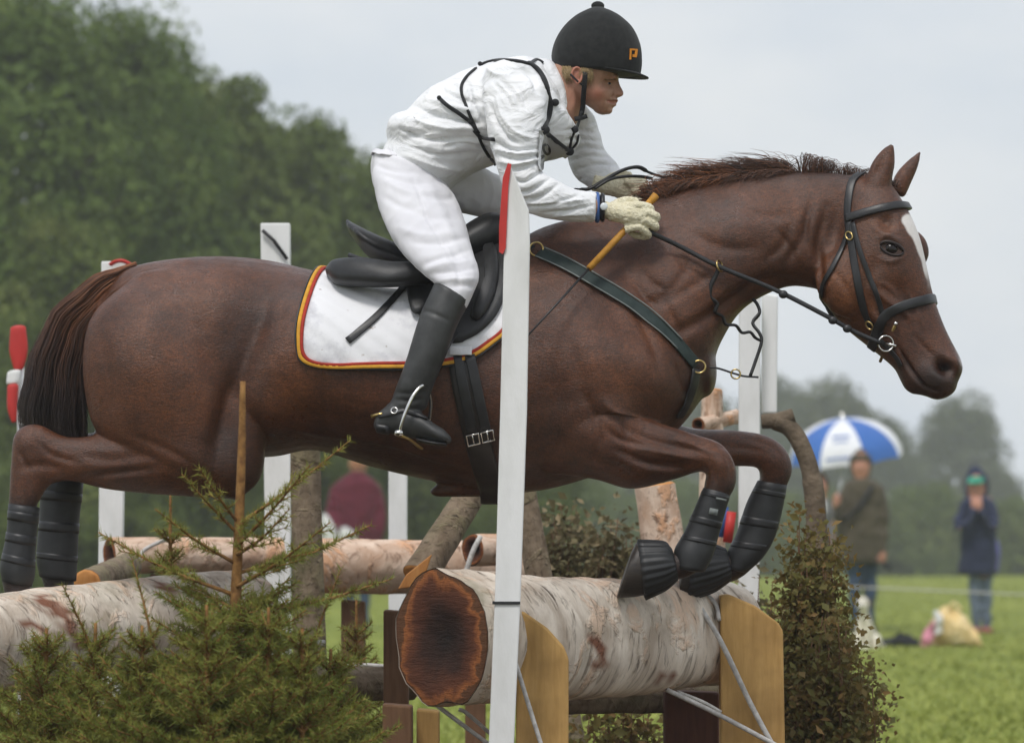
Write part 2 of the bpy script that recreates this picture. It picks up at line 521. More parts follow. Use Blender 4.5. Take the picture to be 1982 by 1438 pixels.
HL = [([(520, 550), (488, 650), (450, 750), (420, 860), (418, 930)], 18, -.010),
      ([(1545, 545), (1480, 545), (1420, 580), (1360, 620), (1300, 650)], 13, -.012),
      ([(1598, 400), (1584, 470), (1586, 540), (1600, 590)], 9, -.012),
      ([(1560, 420), (1548, 470), (1520, 510)], 9, -.006), ([(1530, 430), (1515, 475), (1480, 505)], 9, -.005),
      ([(1690, 560), (1730, 590), (1770, 615)], 8, .006), ([(1655, 600), (1700, 640), (1740, 672)], 7, -.005),
      ([(1738, 672), (1760, 712), (1790, 750), (1815, 758)], 4, -.010), ([(1700, 462), (1722, 458), (1746, 470)], 6, .006),
      ([(1702, 500), (1726, 506), (1748, 496)], 6, .004),
      ([(1160, 800), (1230, 840), (1300, 862), (1370, 876)], 7, -.006), ([(1190, 870), (1260, 895), (1340, 900)], 7, -.007),
      ([(1180, 785), (1240, 818), (1310, 842), (1370, 860)], 8, .005), ([(1130, 880), (1190, 905), (1230, 925)], 12, -.006),
      ([(1200, 815), (1212, 840), (1222, 856)], 5, -.006), ([(1340, 862), (1430, 866), (1480, 876)], 7, -.004),
      ([(1180, 470), (1230, 560), (1300, 640), (1330, 700)], 20, -.007), ([(1400, 520), (1330, 560), (1260, 600)], 10, -.004),
      ([(1340, 500), (1300, 560), (1250, 590)], 9, -.004), ([(160, 925), (220, 915), (300, 905)], 8, -.008),
      ([(150, 880), (220, 890), (290, 880)], 12, -.005), ([(40, 905), (80, 900), (120, 910)], 9, -.005),
      ([(640, 860), (760, 880), (900, 905)], 14, -.004)]
# veins, wrinkles and sharper muscle edges
HL += [([(1128, 760), (1150, 800), (1160, 850), (1150, 890)], 8, -.006), ([(1165, 775), (1180, 790), (1205, 800)], 6, .006), ([(1095, 650), (1120, 720), (1130, 790)], 14, -.005),
       ([(1200, 560), (1235, 610), (1262, 670), (1268, 730)], 10, -.005), ([(1268, 540), (1290, 590), (1318, 640)], 8, -.005), ([(1240, 520), (1262, 548), (1290, 560)], 6, -.004),
       ([(1230, 545), (1250, 575), (1280, 590)], 5, -.004), ([(1300, 480), (1330, 520), (1370, 545)], 8, -.005), ([(1330, 450), (1400, 480), (1470, 480)], 10, -.005),
       ([(1420, 400), (1480, 420), (1540, 415)], 10, -.004), ([(1500, 440), (1530, 480), (1535, 520)], 6, -.005), ([(1572, 380), (1560, 440), (1565, 500)], 7, -.006),
       ([(1300, 850), (1340, 862), (1385, 880)], 4, .004), ([(1230, 868), (1290, 878), (1350, 890)], 5, .005), ([(1215, 890), (1280, 905), (1340, 908)], 5, -.005),
       ([(1172, 830), (1200, 850), (1250, 862)], 5, -.006), ([(1400, 880), (1412, 900), (1414, 930)], 4, -.003), ([(1375, 890), (1384, 915), (1382, 940)], 4, -.003),
       ([(1690, 600), (1710, 640), (1720, 660)], 4, .003), ([(1755, 560), (1770, 590), (1790, 640)], 4, .0035), ([(1700, 545), (1725, 560), (1750, 600), (1772, 640)], 4, .003),
       ([(1610, 520), (1640, 560), (1660, 610)], 5, -.003), ([(1770, 650), (1790, 672), (1812, 690)], 4, -.0035), ([(1690, 440), (1712, 452), (1735, 450)], 5, .004),
       ([(690, 850), (760, 862), (840, 890), (900, 900)], 5, .004), ([(560, 820), (620, 838), (690, 850)], 5, .0035), ([(260, 840), (330, 870), (380, 900)], 7, -.004),
       ([(200, 640), (215, 720), (230, 800)], 14, -.004), ([(70, 850), (100, 880), (150, 895)], 6, -.004), ([(35, 870), (52, 905), (58, 950)], 5, -.004),
       ([(1450, 850), (1490, 862), (1510, 885)], 4, -.003), ([(1330, 770), (1318, 740), (1310, 700)], 8, -.006)]
for q in range(7):
    x = 570 + q * 52
    HL.append(([(x + 20, 640), (x + 4, 740), (x + 18, 840)], 9, -.0022))
HB = [(*b[:5], b[5] * 1.5) for b in HB]; HL = [(a, w, p * 1.15) for a, w, p in HL]
relief(horse_me, HB, HL, both=True)
co = get_co(horse_me); px, py = project(co)
# coat markings: white blaze, dark points, rusty cheek and quarters
bd, _ = seg_dist(px, py, [(1757, 425), (1772, 452), (1786, 488), (1796, 525), (1804, 560), (1822, 610)])
wob = np.array([mnoise.noise(Vector(c) * 40) for c in co]) * 3
blz = sstep(9.5, 5.5, bd + wob - 3 * sstep(500, 440, py)) * sstep(565, 515, py + wob * 2) * (co[:, 1] < -.02)
snip, _ = seg_dist(px, py, [(1851, 668), (1860, 690), (1864, 706)])
blz = np.maximum(blz, .45 * sstep(6, 2, snip + wob * .6))
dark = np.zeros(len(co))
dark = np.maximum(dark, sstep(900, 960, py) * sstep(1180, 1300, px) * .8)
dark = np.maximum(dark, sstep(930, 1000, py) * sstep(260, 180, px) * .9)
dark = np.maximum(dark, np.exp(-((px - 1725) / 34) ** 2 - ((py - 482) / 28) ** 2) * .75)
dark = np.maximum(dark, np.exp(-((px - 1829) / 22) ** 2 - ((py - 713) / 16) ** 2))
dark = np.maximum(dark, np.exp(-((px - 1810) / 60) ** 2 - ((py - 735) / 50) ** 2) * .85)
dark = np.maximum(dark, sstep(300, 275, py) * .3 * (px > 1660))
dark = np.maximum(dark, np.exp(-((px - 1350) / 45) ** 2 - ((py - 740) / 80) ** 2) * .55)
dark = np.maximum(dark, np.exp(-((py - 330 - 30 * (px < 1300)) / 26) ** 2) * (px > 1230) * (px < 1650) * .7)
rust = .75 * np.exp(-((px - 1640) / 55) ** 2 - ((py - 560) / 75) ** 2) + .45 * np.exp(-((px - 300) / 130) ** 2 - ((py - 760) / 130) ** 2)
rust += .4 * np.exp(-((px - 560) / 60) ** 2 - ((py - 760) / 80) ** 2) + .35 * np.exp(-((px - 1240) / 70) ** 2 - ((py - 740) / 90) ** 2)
# shade and some wet hair painted darker: flank, girth, breast and inside the stifle
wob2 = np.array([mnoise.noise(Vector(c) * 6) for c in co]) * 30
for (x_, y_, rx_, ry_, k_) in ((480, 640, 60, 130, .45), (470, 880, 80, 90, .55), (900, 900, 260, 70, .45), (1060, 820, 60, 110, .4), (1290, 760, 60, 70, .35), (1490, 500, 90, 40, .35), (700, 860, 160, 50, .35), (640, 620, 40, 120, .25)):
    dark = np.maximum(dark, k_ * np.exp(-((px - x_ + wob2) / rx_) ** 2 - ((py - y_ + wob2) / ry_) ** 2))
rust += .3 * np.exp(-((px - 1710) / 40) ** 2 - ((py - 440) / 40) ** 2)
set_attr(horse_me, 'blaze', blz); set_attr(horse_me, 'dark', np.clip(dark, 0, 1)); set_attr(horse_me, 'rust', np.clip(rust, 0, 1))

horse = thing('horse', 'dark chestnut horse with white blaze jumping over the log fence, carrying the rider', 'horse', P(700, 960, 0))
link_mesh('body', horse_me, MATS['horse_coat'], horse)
HBVH = bvh_of(horse_me)
def _surf(px, py):
    loc, nor, i, d = HBVH.ray_cast(CAM, ray(px, py).normalized())
    return loc, nor
_e, _n = _surf(1726, 481)
MB().ball(_e - _n * .010, .0205, .0155, .0160, Matrix.Rotation(R(25), 3, 'Y')).build('eye', MATS['wet_eye'], horse)
lid = [_surf(1726 + 22 * math.cos(R(a)), 481 + 12 * math.sin(R(a)) + 6 * math.cos(R(a)))[0] - Vector((0, .004, 0)) for a in range(180, 361, 18)]
MB().tube(lid, [.002] + [.0036] * (len(lid) - 2) + [.002], 8).build('eyelid', MATS['dark_skin'], horse)
lid = [_surf(1726 + 22 * math.cos(R(a)), 481 + 12 * math.sin(R(a)) + 6 * math.cos(R(a)))[0] - Vector((0, .0005, 0)) for a in range(0, 181, 18)]
MB().tube(lid, [.002] + [.0036] * (len(lid) - 2) + [.002], 8).build('eyelid', MATS['dark_skin'], horse)

def hair_mat(name, dark, mid, warm):
    m, nt, b = new_mat(name, .40, .5)
    t = _attr(nt, 'tone')
    c = _ramp(nt, _noise(nt, _vec(nt), 25, 3), dark, mid)
    c = _mix(nt, t, c, warm)
    nt.links.new(c, b.inputs['Base Color'])
    return m
hair_mat('mane_hair', (0.016, 0.010, 0.008), (0.034, 0.018, 0.012), (0.30, 0.105, 0.036))
def hair(strands, name, m, parent, n=3):
    """strands: (points, radius, tone)"""
    vs, fs, tn = [], [], []
    for pts, rad, tone in strands:
        mb = MB(); k = len(pts)
        mb.tube(pts, [rad * (1 - .85 * (i / (k - 1)) ** 1.6) for i in range(k)], n)
        b = len(vs); vs += mb.v; fs += [tuple(i + b for i in q) for q in mb.f]
        tn += [tone(i) if callable(tone) else tone for i in range(len(mb.v))]
    me = bpy.data.meshes.new(name); me.from_pydata(vs, [], fs); me.update()
    set_attr(me, 'tone', tn)
    return link_mesh(name, me, m, parent)
rng = random.Random(3)
# tail
TA = [(262, 508), (185, 534), (104, 602), (58, 690), (38, 785), (50, 900)]
TB = [(268, 530), (214, 590), (176, 650), (166, 725), (166, 815), (174, 920)]
strands = []
for i in range(3800):
    u = rng.random(); w = rng.gauss(0, 1); ln = 1 - .5 * rng.random() ** 2.2
    ph = 6.28 * mnoise.noise(Vector((u * 7, w * 1.5, 0))) + rng.uniform(-.5, .5); wv = rng.uniform(2, 9) * (1 if i % 8 else 2.2)
    ctrl = []
    for k in range(11):
        t = k / 10; kk = t * 5; j = min(int(kk), 4); f = kk - j
        ax = TA[j][0] * (1 - f) + TA[j + 1][0] * f; ay = TA[j][1] * (1 - f) + TA[j + 1][1] * f
        bx = TB[j][0] * (1 - f) + TB[j + 1][0] * f; by = TB[j][1] * (1 - f) + TB[j + 1][1] * f
        x = ax * (1 - u) + bx * u + wv * math.sin(ph + k * 1.25) * (0.15 + .6 * t)
        y = ay * (1 - u) + by * u + wv * .6 * math.cos(ph + k * 1.1) * (.2 + t * .6)
        ctrl.append(P(x, y, w * (.014 + .034 * t) + .006 * math.sin(ph * 2 + k)))
    pts = curve(ctrl, 2)
    pts = pts[:max(8, int(len(pts) * ln))]
    up = 1.0 - .6 * rng.random(); m_ = len(pts)
    if rng.random() < .25:
        up *= .3
    strands.append((pts, rng.uniform(.0008, .0017), (lambda m2, b2: (lambda iv: b2 * max(0, 1 - 1.3 * min(iv // 3, m2) / m2)))(m_, up)))
hair(strands, 'tail', MATS['mane_hair'], horse)
# mane, blown back over the crest
strands = []
def crest(x):
    return np.interp(x, [1265, 1300, 1400, 1500, 1585, 1655], [380, 371, 350, 338, 336, 342])
for i in range(2400):
    x = rng.uniform(1268, 1556); y0 = crest(x) + rng.uniform(0, 10); yy = rng.uniform(-.022, .018)
    back = rng.uniform(35, 115); up = rng.uniform(6, 40) * (1.0 if x > 1330 else .8) * (1 if rng.random() < .9 else 1.4)
    fall = rng.random() < .38
    if fall:
        e1 = (x - back * .4, y0 - 10); e2 = (x - back * .8, y0 + rng.uniform(-4, 16)); y2 = yy - rng.uniform(.015, .04)
    else:
        e1 = (x - back * .35, y0 - up * .75); e2 = (x - back, y0 - up * rng.uniform(.75, 1.0)); y2 = yy + rng.uniform(-.02, .02)
    e2 = (max(e2[0], 1268 + rng.uniform(-10, 40) if rng.random() < .9 else e2[0]), e2[1])
    strands.append((curve([P(x, y0 + 6, yy), P(*e1, (yy + y2) / 2), P(*e2, y2)], 3), rng.uniform(.0007, .0016), rng.random() ** 1.5 * (.95 if x < 1460 else .45)))
for i in range(420):
    x = rng.uniform(1548, 1672); y0 = crest(x) + 4; yy = rng.uniform(-.03, .0)
    up = rng.uniform(8, 38) * (1.15 - .006 * (x - 1566)); dx = rng.uniform(-34, 46)
    strands.append((curve([P(x, y0 + 6, yy), P(x + dx * .3, y0 - up, yy), P(x + dx, y0 - up * .7, yy - .01)], 3), rng.uniform(.0007, .0014), rng.random() * .4))
hair(strands, 'mane', MATS['mane_hair'], horse)
strands = []
for i in range(170):
    x = rng.uniform(1668, 1735); yy = rng.uniform(-.07, .0)
    y0 = 345 + (x - 1668) * .25
    strands.append((curve([P(x, y0, yy), P(x - rng.uniform(-6, 14), y0 - rng.uniform(4, 16), yy - .01), P(x - rng.uniform(-22, 22), y0 + rng.uniform(-8, 30), yy - .025)], 3), rng.uniform(.001, .0017), rng.random() * .25))
hair(strands, 'forelock', MATS['mane_hair'], horse)
# hooves
for st in ([(1294, 1128, 1288, 1062, .036, -.175), (1245, 1152, 1237, 1050, .056, -.175), (1194, 1157, 1226, 1060, .056, -.175)],
           [(1395, 1132, 1388, 1064, .036, .165), (1350, 1154, 1352, 1060, .054, .165), (1311, 1163, 1326, 1070, .055, .165)],
           [(14, 1182, 74, 1190, .04, -.155), (2, 1225, 92, 1230, .055, -.155), (-6, 1258, 104, 1262, .06, -.155)],
           [(94, 1178, 160, 1186, .04, .155), (84, 1220, 172, 1226, .055, .155), (74, 1254, 184, 1258, .06, .155)]):
    MB().loft(st, 28, 5, .1, .06).build('hoof', MATS['hoof_horn'], horse)
# ================================================================== tack
def leather(name, c, rough=.42, spec=.5, bump=.25):
    return mat(name, c, tuple(x * 1.7 + .004 for x in c), 30, rough, spec, bump=bump, bdist=.0012, bscale=260, p0=.4, p1=.75)
leather('black_leather', (0.011, 0.011, 0.012))
leather('saddle_leather', (0.0135, 0.014, 0.015), .46, .45, .5)
leather('boot_rubber', (0.0115, 0.012, 0.0128), .5)
leather('brown_black_leather', (0.016, 0.012, 0.010))
mat('green_webbing', (0.018, 0.030, 0.028), (0.03, 0.045, 0.042), 40, .6, .3, bump=.4, bdist=.001, bscale=300)
mat('pale_stitching', (0.20, 0.22, 0.21), None, 60, .7, .3)
mat('brass', (0.62, 0.47, 0.20), (0.45, 0.32, 0.12), 60, .28, .5, metal=1.0)
mat('steel', (0.75, 0.74, 0.72), (0.6, 0.59, 0.57), 60, .2, .5, metal=1.0)
mat('pad_red', (0.42, 0.035, 0.02), None, 60, .7, .3)
mat('pad_yellow', (0.72, 0.36, 0.035), None, 60, .7, .3)
def pad_cotton():
    m, nt, b = new_mat('pad_cotton', .85, .2)
    v = _vec(nt)
    dirt = _ramp(nt, _noise(nt, v, 6.5, 5, .7), (.80, .80, .82), (.40, .40, .45), .50, .78)
    spot = _ramp(nt, _noise(nt, v, 45, 2, .4), (1, 1, 1), (.55, .48, .42), .72, .78)
    nt.links.new(_mix(nt, 1.0, dirt, spot, 'MULTIPLY'), b.inputs['Base Color'])
    w = nt.nodes.new('ShaderNodeTexWave'); w.inputs['Scale'].default_value = 9.0; w.bands_direction = 'DIAGONAL'
    nt.links.new(_vec(nt), w.inputs['Vector'])
    h = _mix(nt, .6, w.outputs['Fac'], _noise(nt, v, 14, 4))
    nt.links.new(_bump(nt, h, .6, .008), b.inputs['Normal'])
pad_cotton()

def drape(px, py, off=.004, y=-.3, bvh=None):
    """point on the horse's surface seen through a photo pixel, lifted by off"""
    d = ray(px, py).normalized()
    loc, nor, idx, dist = (bvh or HBVH).ray_cast(CAM, d)
    if loc is None:
        loc, nor, idx, dist = (bvh or HBVH).find_nearest(P(px, py, -.05))
        nor = (nor + Vector((0, -.3, 0))).normalized()
    return loc + nor * off, nor
def smooth_pts(pts, it=2):
    pts = [Vector(p) for p in pts]
    for _ in range(it):
        pts = [pts[0]] + [(pts[i - 1] + pts[i] * 2 + pts[i + 1]) / 4 for i in range(1, len(pts) - 1)] + [pts[-1]]
    return pts
def band(mb, pts, nors, width, thick, loop=False):
    """flat strap lying along pts with surface normals nors"""
    m = len(pts); rs = []
    ws = width if hasattr(width, '__len__') else [width] * m
    for i in range(m):
        t = (pts[(i + 1) % m] - pts[i - 1]) if loop else (pts[min(i + 1, m - 1)] - pts[max(i - 1, 0)])
        t.normalize(); nn = (nors[i] - t * nors[i].dot(t)).normalized(); s_ = t.cross(nn)
        w, h = ws[i] / 2, thick / 2
        rs.append([pts[i] + s_ * a * w + nn * b * h for a, b in ((-1, -.6), (-.8, -1), (.8, -1), (1, -.6), (1, .6), (.8, 1), (-.8, 1), (-1, .6))])
    mb.rings(rs, loop=loop)
    return mb
def strap_path(path, off, sub=6, y=-.3, it=2):
    q = catmull(np.array(path, float), sub)
    pn = [drape(a, b, off, y) for a, b in q]
    pts = smooth_pts([p for p, _ in pn], it)
    nors = smooth_pts([n for _, n in pn], 3)
    return pts, [n.normalized() for n in nors]
def strap(path, width, thick=.003, off=.003, mb=None, y=-.3, far=None, it=2):
    pts, nors = strap_path(path, off + thick / 2, y=y, it=it)
    if far:
        keep = [i for i, p in enumerate(pts) if (p - HAX0).dot(_hn) * (pts[0] - HAX0).dot(_hn) > 0]
        pts, nors = [pts[i] for i in keep], [nors[i] for i in keep]
        fp = [far(p) for p in pts][::-1]; fn = [far(p + n) - far(p) for p, n in zip(pts, nors)][::-1]
        pts = smooth_pts(pts + fp, 3); nors = nors + fn
    return band(mb or MB(), pts, nors, width, thick)
# the head's own plane of symmetry, for straps that go round to its far side
_ha = (HAX1 - HAX0).normalized()
_hv = P(1786, 488, -.06) - P(1632, 635, -.06); _hv = (_hv - _ha * _hv.dot(_ha)).normalized()
_hn = _ha.cross(_hv * math.cos(R(17)) - Vector((0, 1, 0)) * math.sin(R(17))).normalized()
def head_mirror(p):
    return p - _hn * (2 * (p - HAX0).dot(_hn))
def flip(p):
    return Vector((p.x, -p.y, p.z))
def filled(outline, off, n_in=9, bvh=None, y=-.3):
    """sheet draped on the horse inside a pixel outline (star-shaped about its middle)"""
    o = catmull(np.array(outline + [outline[0]], float), 5)[:-1]
    c = o.mean(axis=0); m = len(o); vs = [drape(*c, off, y, bvh)]; 
    for k in range(1, n_in + 1):
        for q in o:
            vs.append(drape(*(c + (q - c) * k / n_in), off, y, bvh))
    fs = [(0, 1 + j, 1 + (j + 1) % m) for j in range(m)]
    for k in range(n_in - 1):
        a, b = 1 + k * m, 1 + (k + 1) * m
        fs += [(a + j, b + j, b + (j + 1) % m, a + (j + 1) % m) for j in range(m)]
    P0 = [Vector(p) for p, _ in vs]
    # relax so it lies like cloth
    nb = [set() for _ in P0]
    for f in fs:
        for i in range(len(f)):
            nb[f[i]].add(f[(i + 1) % len(f)]); nb[f[(i + 1) % len(f)]].add(f[i])
    for _ in range(2):
        P0 = [p if i >= 1 + (n_in - 1) * m else p * .4 + sum((P0[j] for j in nb[i]), Vector()) / len(nb[i]) * .6 for i, p in enumerate(P0)]
    return P0, [n for _, n in vs], fs, m
def sheet(outline, off, thick, name, m, parent, n_in=9, bvh=None, far=True, bulge=0.0):
    P0, N0, fs, k = filled(outline, off, n_in, bvh)
    n = len(P0)
    top = []
    for i, p in enumerate(P0):
        ring = 0 if i == 0 else (i - 1) // k + 1
        top.append(p + N0[i] * (thick + bulge * math.sqrt(max(0, 1 - (ring / n_in) ** 2))))
    vs = top + P0
    allf = [f for f in fs] + [tuple(reversed([i + n for i in f])) for f in fs]
    a = n - k
    allf += [(a + j, a + n + j, a + n + (j + 1) % k, a + (j + 1) % k) for j in range(k)]
    mb = MB().add(vs, allf)
    o = mb.build(name, m, parent)
    if far:
        mb2 = MB().add([flip(v) for v in vs], [tuple(reversed(f)) for f in allf])
        mb2.build(name, m, parent)
    return o, mb
# ---- saddle pad
pad = thing('saddle_pad', 'white cotton saddle pad with red and gold edging under the black saddle', 'saddle pad', P(760, 560, 0))
PAD = [(634, 506), (606, 540), (588, 590), (578, 640), (580, 682), (596, 703), (640, 711), (720, 712), (800, 712), (865, 706),
       (915, 692), (950, 670), (985, 640), (1010, 590), (1014, 545), (1004, 515), (930, 525), (850, 545), (740, 545), (668, 530)]
sheet(PAD, .005, .008, 'cloth', MATS['pad_cotton'], pad, 10)
def edging(shrink, w, m, off, th):
    q = np.array(PAD[:14], float); c = np.array([790, 600.])
    d = q - c; q = c + d * (1 - shrink / np.linalg.norm(d, axis=1))[:, None]
    pts, nors = strap_path([tuple(x) for x in q], off, it=1)
    band(MB(), pts, nors, w, th).build('piping', m, pad)
edging(2, .0095, MATS['pad_yellow'], .0145, .007)
edging(8.5, .0085, MATS['pad_red'], .0150, .006)
edging(-4, .004, MATS['black_leather'], .012, .006)

# ---- saddle
saddle = thing('saddle', 'black leather jumping saddle on the white saddle pad', 'saddle', P(780, 540, 0))
SB = MATS['saddle_leather']
mb = MB()
# seat: cantle to pommel
mb.loft([(676, 428, 690, 470, .12, 0, 0, -.1), (690, 436, 706, 490, .155, 0), (722, 452, 732, 508, .165, 0), (760, 468, 768, 520, .15, 0), (810, 488, 815, 530, .12, 0),
         (860, 470, 862, 530, .10, 0), (905, 432, 905, 515, .09, 0), (945, 412, 950, 495, .075, 0), (972, 414, 978, 475, .05, 0)], 30, 6, .8, .8)
link_mesh('seat', fuse(mb, .006, 5, .5, 'seat'), SB, saddle)
for s in (-1, 1):
    mb = MB()
    mb.loft([(632, 516, 636, 538, .03, .16 * s), (648, 502, 652, 552, .045, .19 * s, 0, -.25, .8), (700, 498, 705, 556, .05, .225 * s, 0, -.3, .8), (760, 506, 765, 556, .05, .245 * s, 0, -.3, .8),
             (815, 505, 815, 552, .05, .23 * s), (850, 510, 850, 545, .03, .22 * s)], 22, 5, .6, .6)
    mb.build('panel', SB, saddle)
    MB().tube(curve([P(676, 494, .20 * s), P(715, 506, .245 * s), P(775, 514, .265 * s), P(830, 514, .265 * s)], 5), .006, 8).build('welt', SB, saddle)
FLAP = [(884, 468), (930, 440), (972, 452), (990, 505), (985, 560), (968, 605), (940, 640), (900, 664), (868, 667), (838, 640), (806, 612), (790, 575), (786, 525), (820, 508)]
sheet(FLAP, .018, .006, 'flap', SB, saddle, 9, bulge=.006)
KB = [(946, 470), (968, 500), (968, 550), (950, 600), (925, 630), (912, 618), (938, 570), (946, 520)]
sheet(KB, .03, .008, 'knee_roll', SB, saddle, 5, bulge=.012)
SF = [(784, 512), (836, 520), (846, 560), (826, 610), (800, 620), (788, 580)]
sheet(SF, .03, .005, 'skirt', SB, saddle, 5, bulge=.004)
sl = strap([(795, 552), (760, 590), (720, 628), (672, 664)], .019, .004, .016)
sl.build('stirrup_leather', MATS['black_leather'], saddle)
# ---- girth
girth = thing('girth', 'black leather girth with two steel buckles below the saddle pad', 'girth', P(930, 850, 0))
gp, gn = strap_path([(885, 640), (893, 700), (905, 770), (925, 850), (945, 920), (955, 948)], .009, it=3)
under = [(gp[-1] * (1 - t) + flip(gp[-1]) * t) + Vector((0, 0, -.028 * math.sin(math.pi * t))) for t in np.linspace(0.12, .88, 8)]
allp = gp + under + [flip(p) for p in gp][::-1]
alln = gn + [Vector((0, -math.cos(math.pi * t), -math.sin(math.pi * t) - .2)).normalized() for t in np.linspace(.12, .88, 8)] + [flip(n) for n in gn][::-1]
band(MB(), smooth_pts(allp, 3), alln, .066, .007).build('strap', MATS['brown_black_leather'], girth)
strap([(868, 684), (890, 684), (912, 684)], .022, .004, .022).build('keeper', MATS['pad_cotton'], girth)
for dx in (0, 27):
    strap([(884 + dx * .9, 690), (900 + dx * .9, 760), (914 + dx, 830)], .026, .003, .016).build('billet', MATS['black_leather'], girth)
    bc = [drape(904 + dx, 836 - dx * .2, .02)[0], drape(926 + dx, 832 - dx * .2, .02)[0], drape(930 + dx, 850 - dx * .2, .02)[0], drape(908 + dx, 855 - dx * .2, .02)[0]]
    MB().tube(bc, .0026, 8, loop=True).build('buckle', MATS['steel'], girth)
    MB().tube([bc[0] * .5 + bc[1] * .5, bc[2] * .5 + bc[3] * .5], .002, 6).build('buckle_tongue', MATS['steel'], girth)
# ---- breastplate with running martingale
bp = thing('breastplate', 'dark green breastplate straps with brass rings across the horse\'s shoulder', 'breastplate', P(1347, 712, -.1))
BPP = [(1044, 492), (1090, 512), (1150, 546), (1210, 582), (1268, 625), (1312, 668), (1344, 706)]
strap(BPP, .034, .005, .004, it=3).build('shoulder_strap', MATS['green_webbing'], bp)
for dy in (-11, 11):
    pth = [(x + dy * .55, y - dy * .85) for x, y in BPP[:-1]]
    strap(pth, .0035, .003, .0095, it=3).build('edge_trim', MATS['pale_stitching'], bp)
pts_, nn_ = strap_path(BPP, .0065, it=3)
band(MB(), [flip(p) for p in pts_], [flip(n) for n in nn_], .03, .005).build('shoulder_strap', MATS['green_webbing'], bp)
def hoop(c, rad, tube, nrm=(0, -1, 0), n=20, sx=1.0):
    nrm = Vector(nrm).normalized(); a = nrm.orthogonal().normalized(); b = nrm.cross(a)
    return MB().tube([Vector(c) + a * math.cos(q) * rad * sx + b * math.sin(q) * rad for q in [2 * math.pi * i / n for i in range(n)]], tube, 8, loop=True)
hoop(drape(1040, 489, .012)[0], M(13), .0026).build('ring', MATS['brass'], bp)
hoop(drape(1345, 710, .014)[0], M(12), .0028).build('ring', MATS['brass'], bp)
strap([(1032, 484), (1010, 470), (985, 455)], .018, .003, .006).build('saddle_strap', MATS['black_leather'], bp)
strap([(1345, 715), (1338, 750), (1325, 785), (1312, 806)], .034, .005, .004).build('chest_strap', MATS['black_leather'], bp)
MB().tube(curve([P(1350, 712, -.09), P(1385, 712, -.10), P(1418, 722, -.10), P(1440, 728, -.10), P(1468, 730, -.10)], 5), .0055, 8, .5).build('martingale_strap', MATS['black_leather'], bp)
hoop(P(1424, 724, -.106), M(9), .0022).build('buckle', MATS['brass'], bp)
MB().tube(curve([P(1452, 728, -.10), P(1462, 700, -.09), P(1474, 662, -.08), P(1470, 645, -.075), P(1457, 625, -.06), P(1470, 606, -.05), P(1465, 588, -.04),
                 P(1452, 572, -.03), P(1462, 560, .02), P(1470, 545, .12)], 5), .0074, 8, .6).build('martingale_fork', MATS['black_leather'], bp)
MB().tube(curve([P(1474, 660, -.08), P(1462, 654, -.085), P(1452, 643, -.09), P(1436, 644, -.095), P(1424, 630, -.10), P(1405, 628, -.105), P(1398, 612, -.11),
                 P(1384, 604, -.125), P(1388, 588, -.13), P(1374, 574, -.135), P(1376, 552, -.14), P(1386, 532, -.145), P(1391, 520, -.15)], 5), .0066, 8, .6).build('martingale_fork', MATS['black_leather'], bp)
hoop(P(1393, 515, -.152), M(11), .0024, (1, -.6, .3)).build('ring', MATS['brass'], bp)

# ---- bridle
br = thing('bridle', 'black leather bridle with brass cheek bit and reins on the horse\'s head', 'bridle', P(1690, 640, -.1))
BL = MATS['black_leather']
strap([(1668, 336), (1650, 352), (1643, 385), (1642, 420), (1648, 462), (1655, 515), (1662, 562), (1674, 602), (1688, 632)], .020, .004, .003, it=1).build('cheekpiece', BL, br)
strap([(1640, 424), (1662, 417), (1700, 406), (1738, 399), (1760, 403)], .021, .008, .004, far=head_mirror).build('browband', BL, br)
strap([(1645, 430), (1638, 465), (1618, 508), (1598, 545), (1591, 578), (1602, 606), (1622, 628)], .013, .004, .004).build('throatlatch', BL, br)
strap([(1652, 432), (1664, 480), (1682, 532), (1700, 575), (1708, 606)], .013, .004, .004).build('noseband_hanger', BL, br)
strap([(1690, 672), (1700, 640), (1712, 612), (1736, 597), (1778, 584), (1810, 576)], .026, .008, .004, far=head_mirror).build('noseband', BL, br)
strap([(1700, 655), (1716, 668), (1736, 690), (1746, 708)], .014, .004, .004).build('chin_strap', BL, br)
for (x, y) in ((1647, 458), (1686, 628)):
    c, n = drape(x, y, .010)
    hoop(c, M(9), .0022, n, sx=.7).build('buckle', MATS['brass'], br)
c1, c2 = drape(1734, 626, .012)[0], drape(1706, 696, .014)[0]
MB().tube([c1, c1 * .5 + c2 * .5, c2], [.0042, .005, .0042], 8).build('bit_cheek', MATS['brass'], br)
hoop(drape(1718, 664, .014)[0], M(15), .0026, (0.2, -1, 0)).build('bit_ring', MATS['steel'], br)
MB().ball(c1, .006).build('bit_end', MATS['steel'], br)
MB().tube([drape(1716, 664, .006)[0], drape(1735, 670, .003)[0]], .005, 8).build('mouthpiece', MATS['steel'], br)
def rein(s):
    w = -.155 if s < 0 else .13
    q = [P(1704, 664, -.165 if s < 0 else .0), P(1650, 640, -.16 if s < 0 else .02), P(1600, 612, -.165 if s < 0 else .05), P(1500, 561, w), P(1392, 516, w),
         P(1310, 474, w - .005 * s), P(1256, 449, -.185 if s < 0 else .16)]
    if s > 0:
        q[-2:] = [P(1330, 445, .14), P(1250, 372, .12)]
    return curve(q, 6)
rp = rein(-1)
MB().tube(rp, .0062, 8, .5, up=(0, 1, 0)).build('rein', BL, br)
MB().tube(rein(1), .0062, 8, .5, up=(0, 1, 0)).build('rein', BL, br)
for (x, y) in ((1612, 620), (1640, 636), (1516, 570)):
    MB().ball(P(x, y, -.165), .012, .008, .011).build('rein_stop', BL, br)
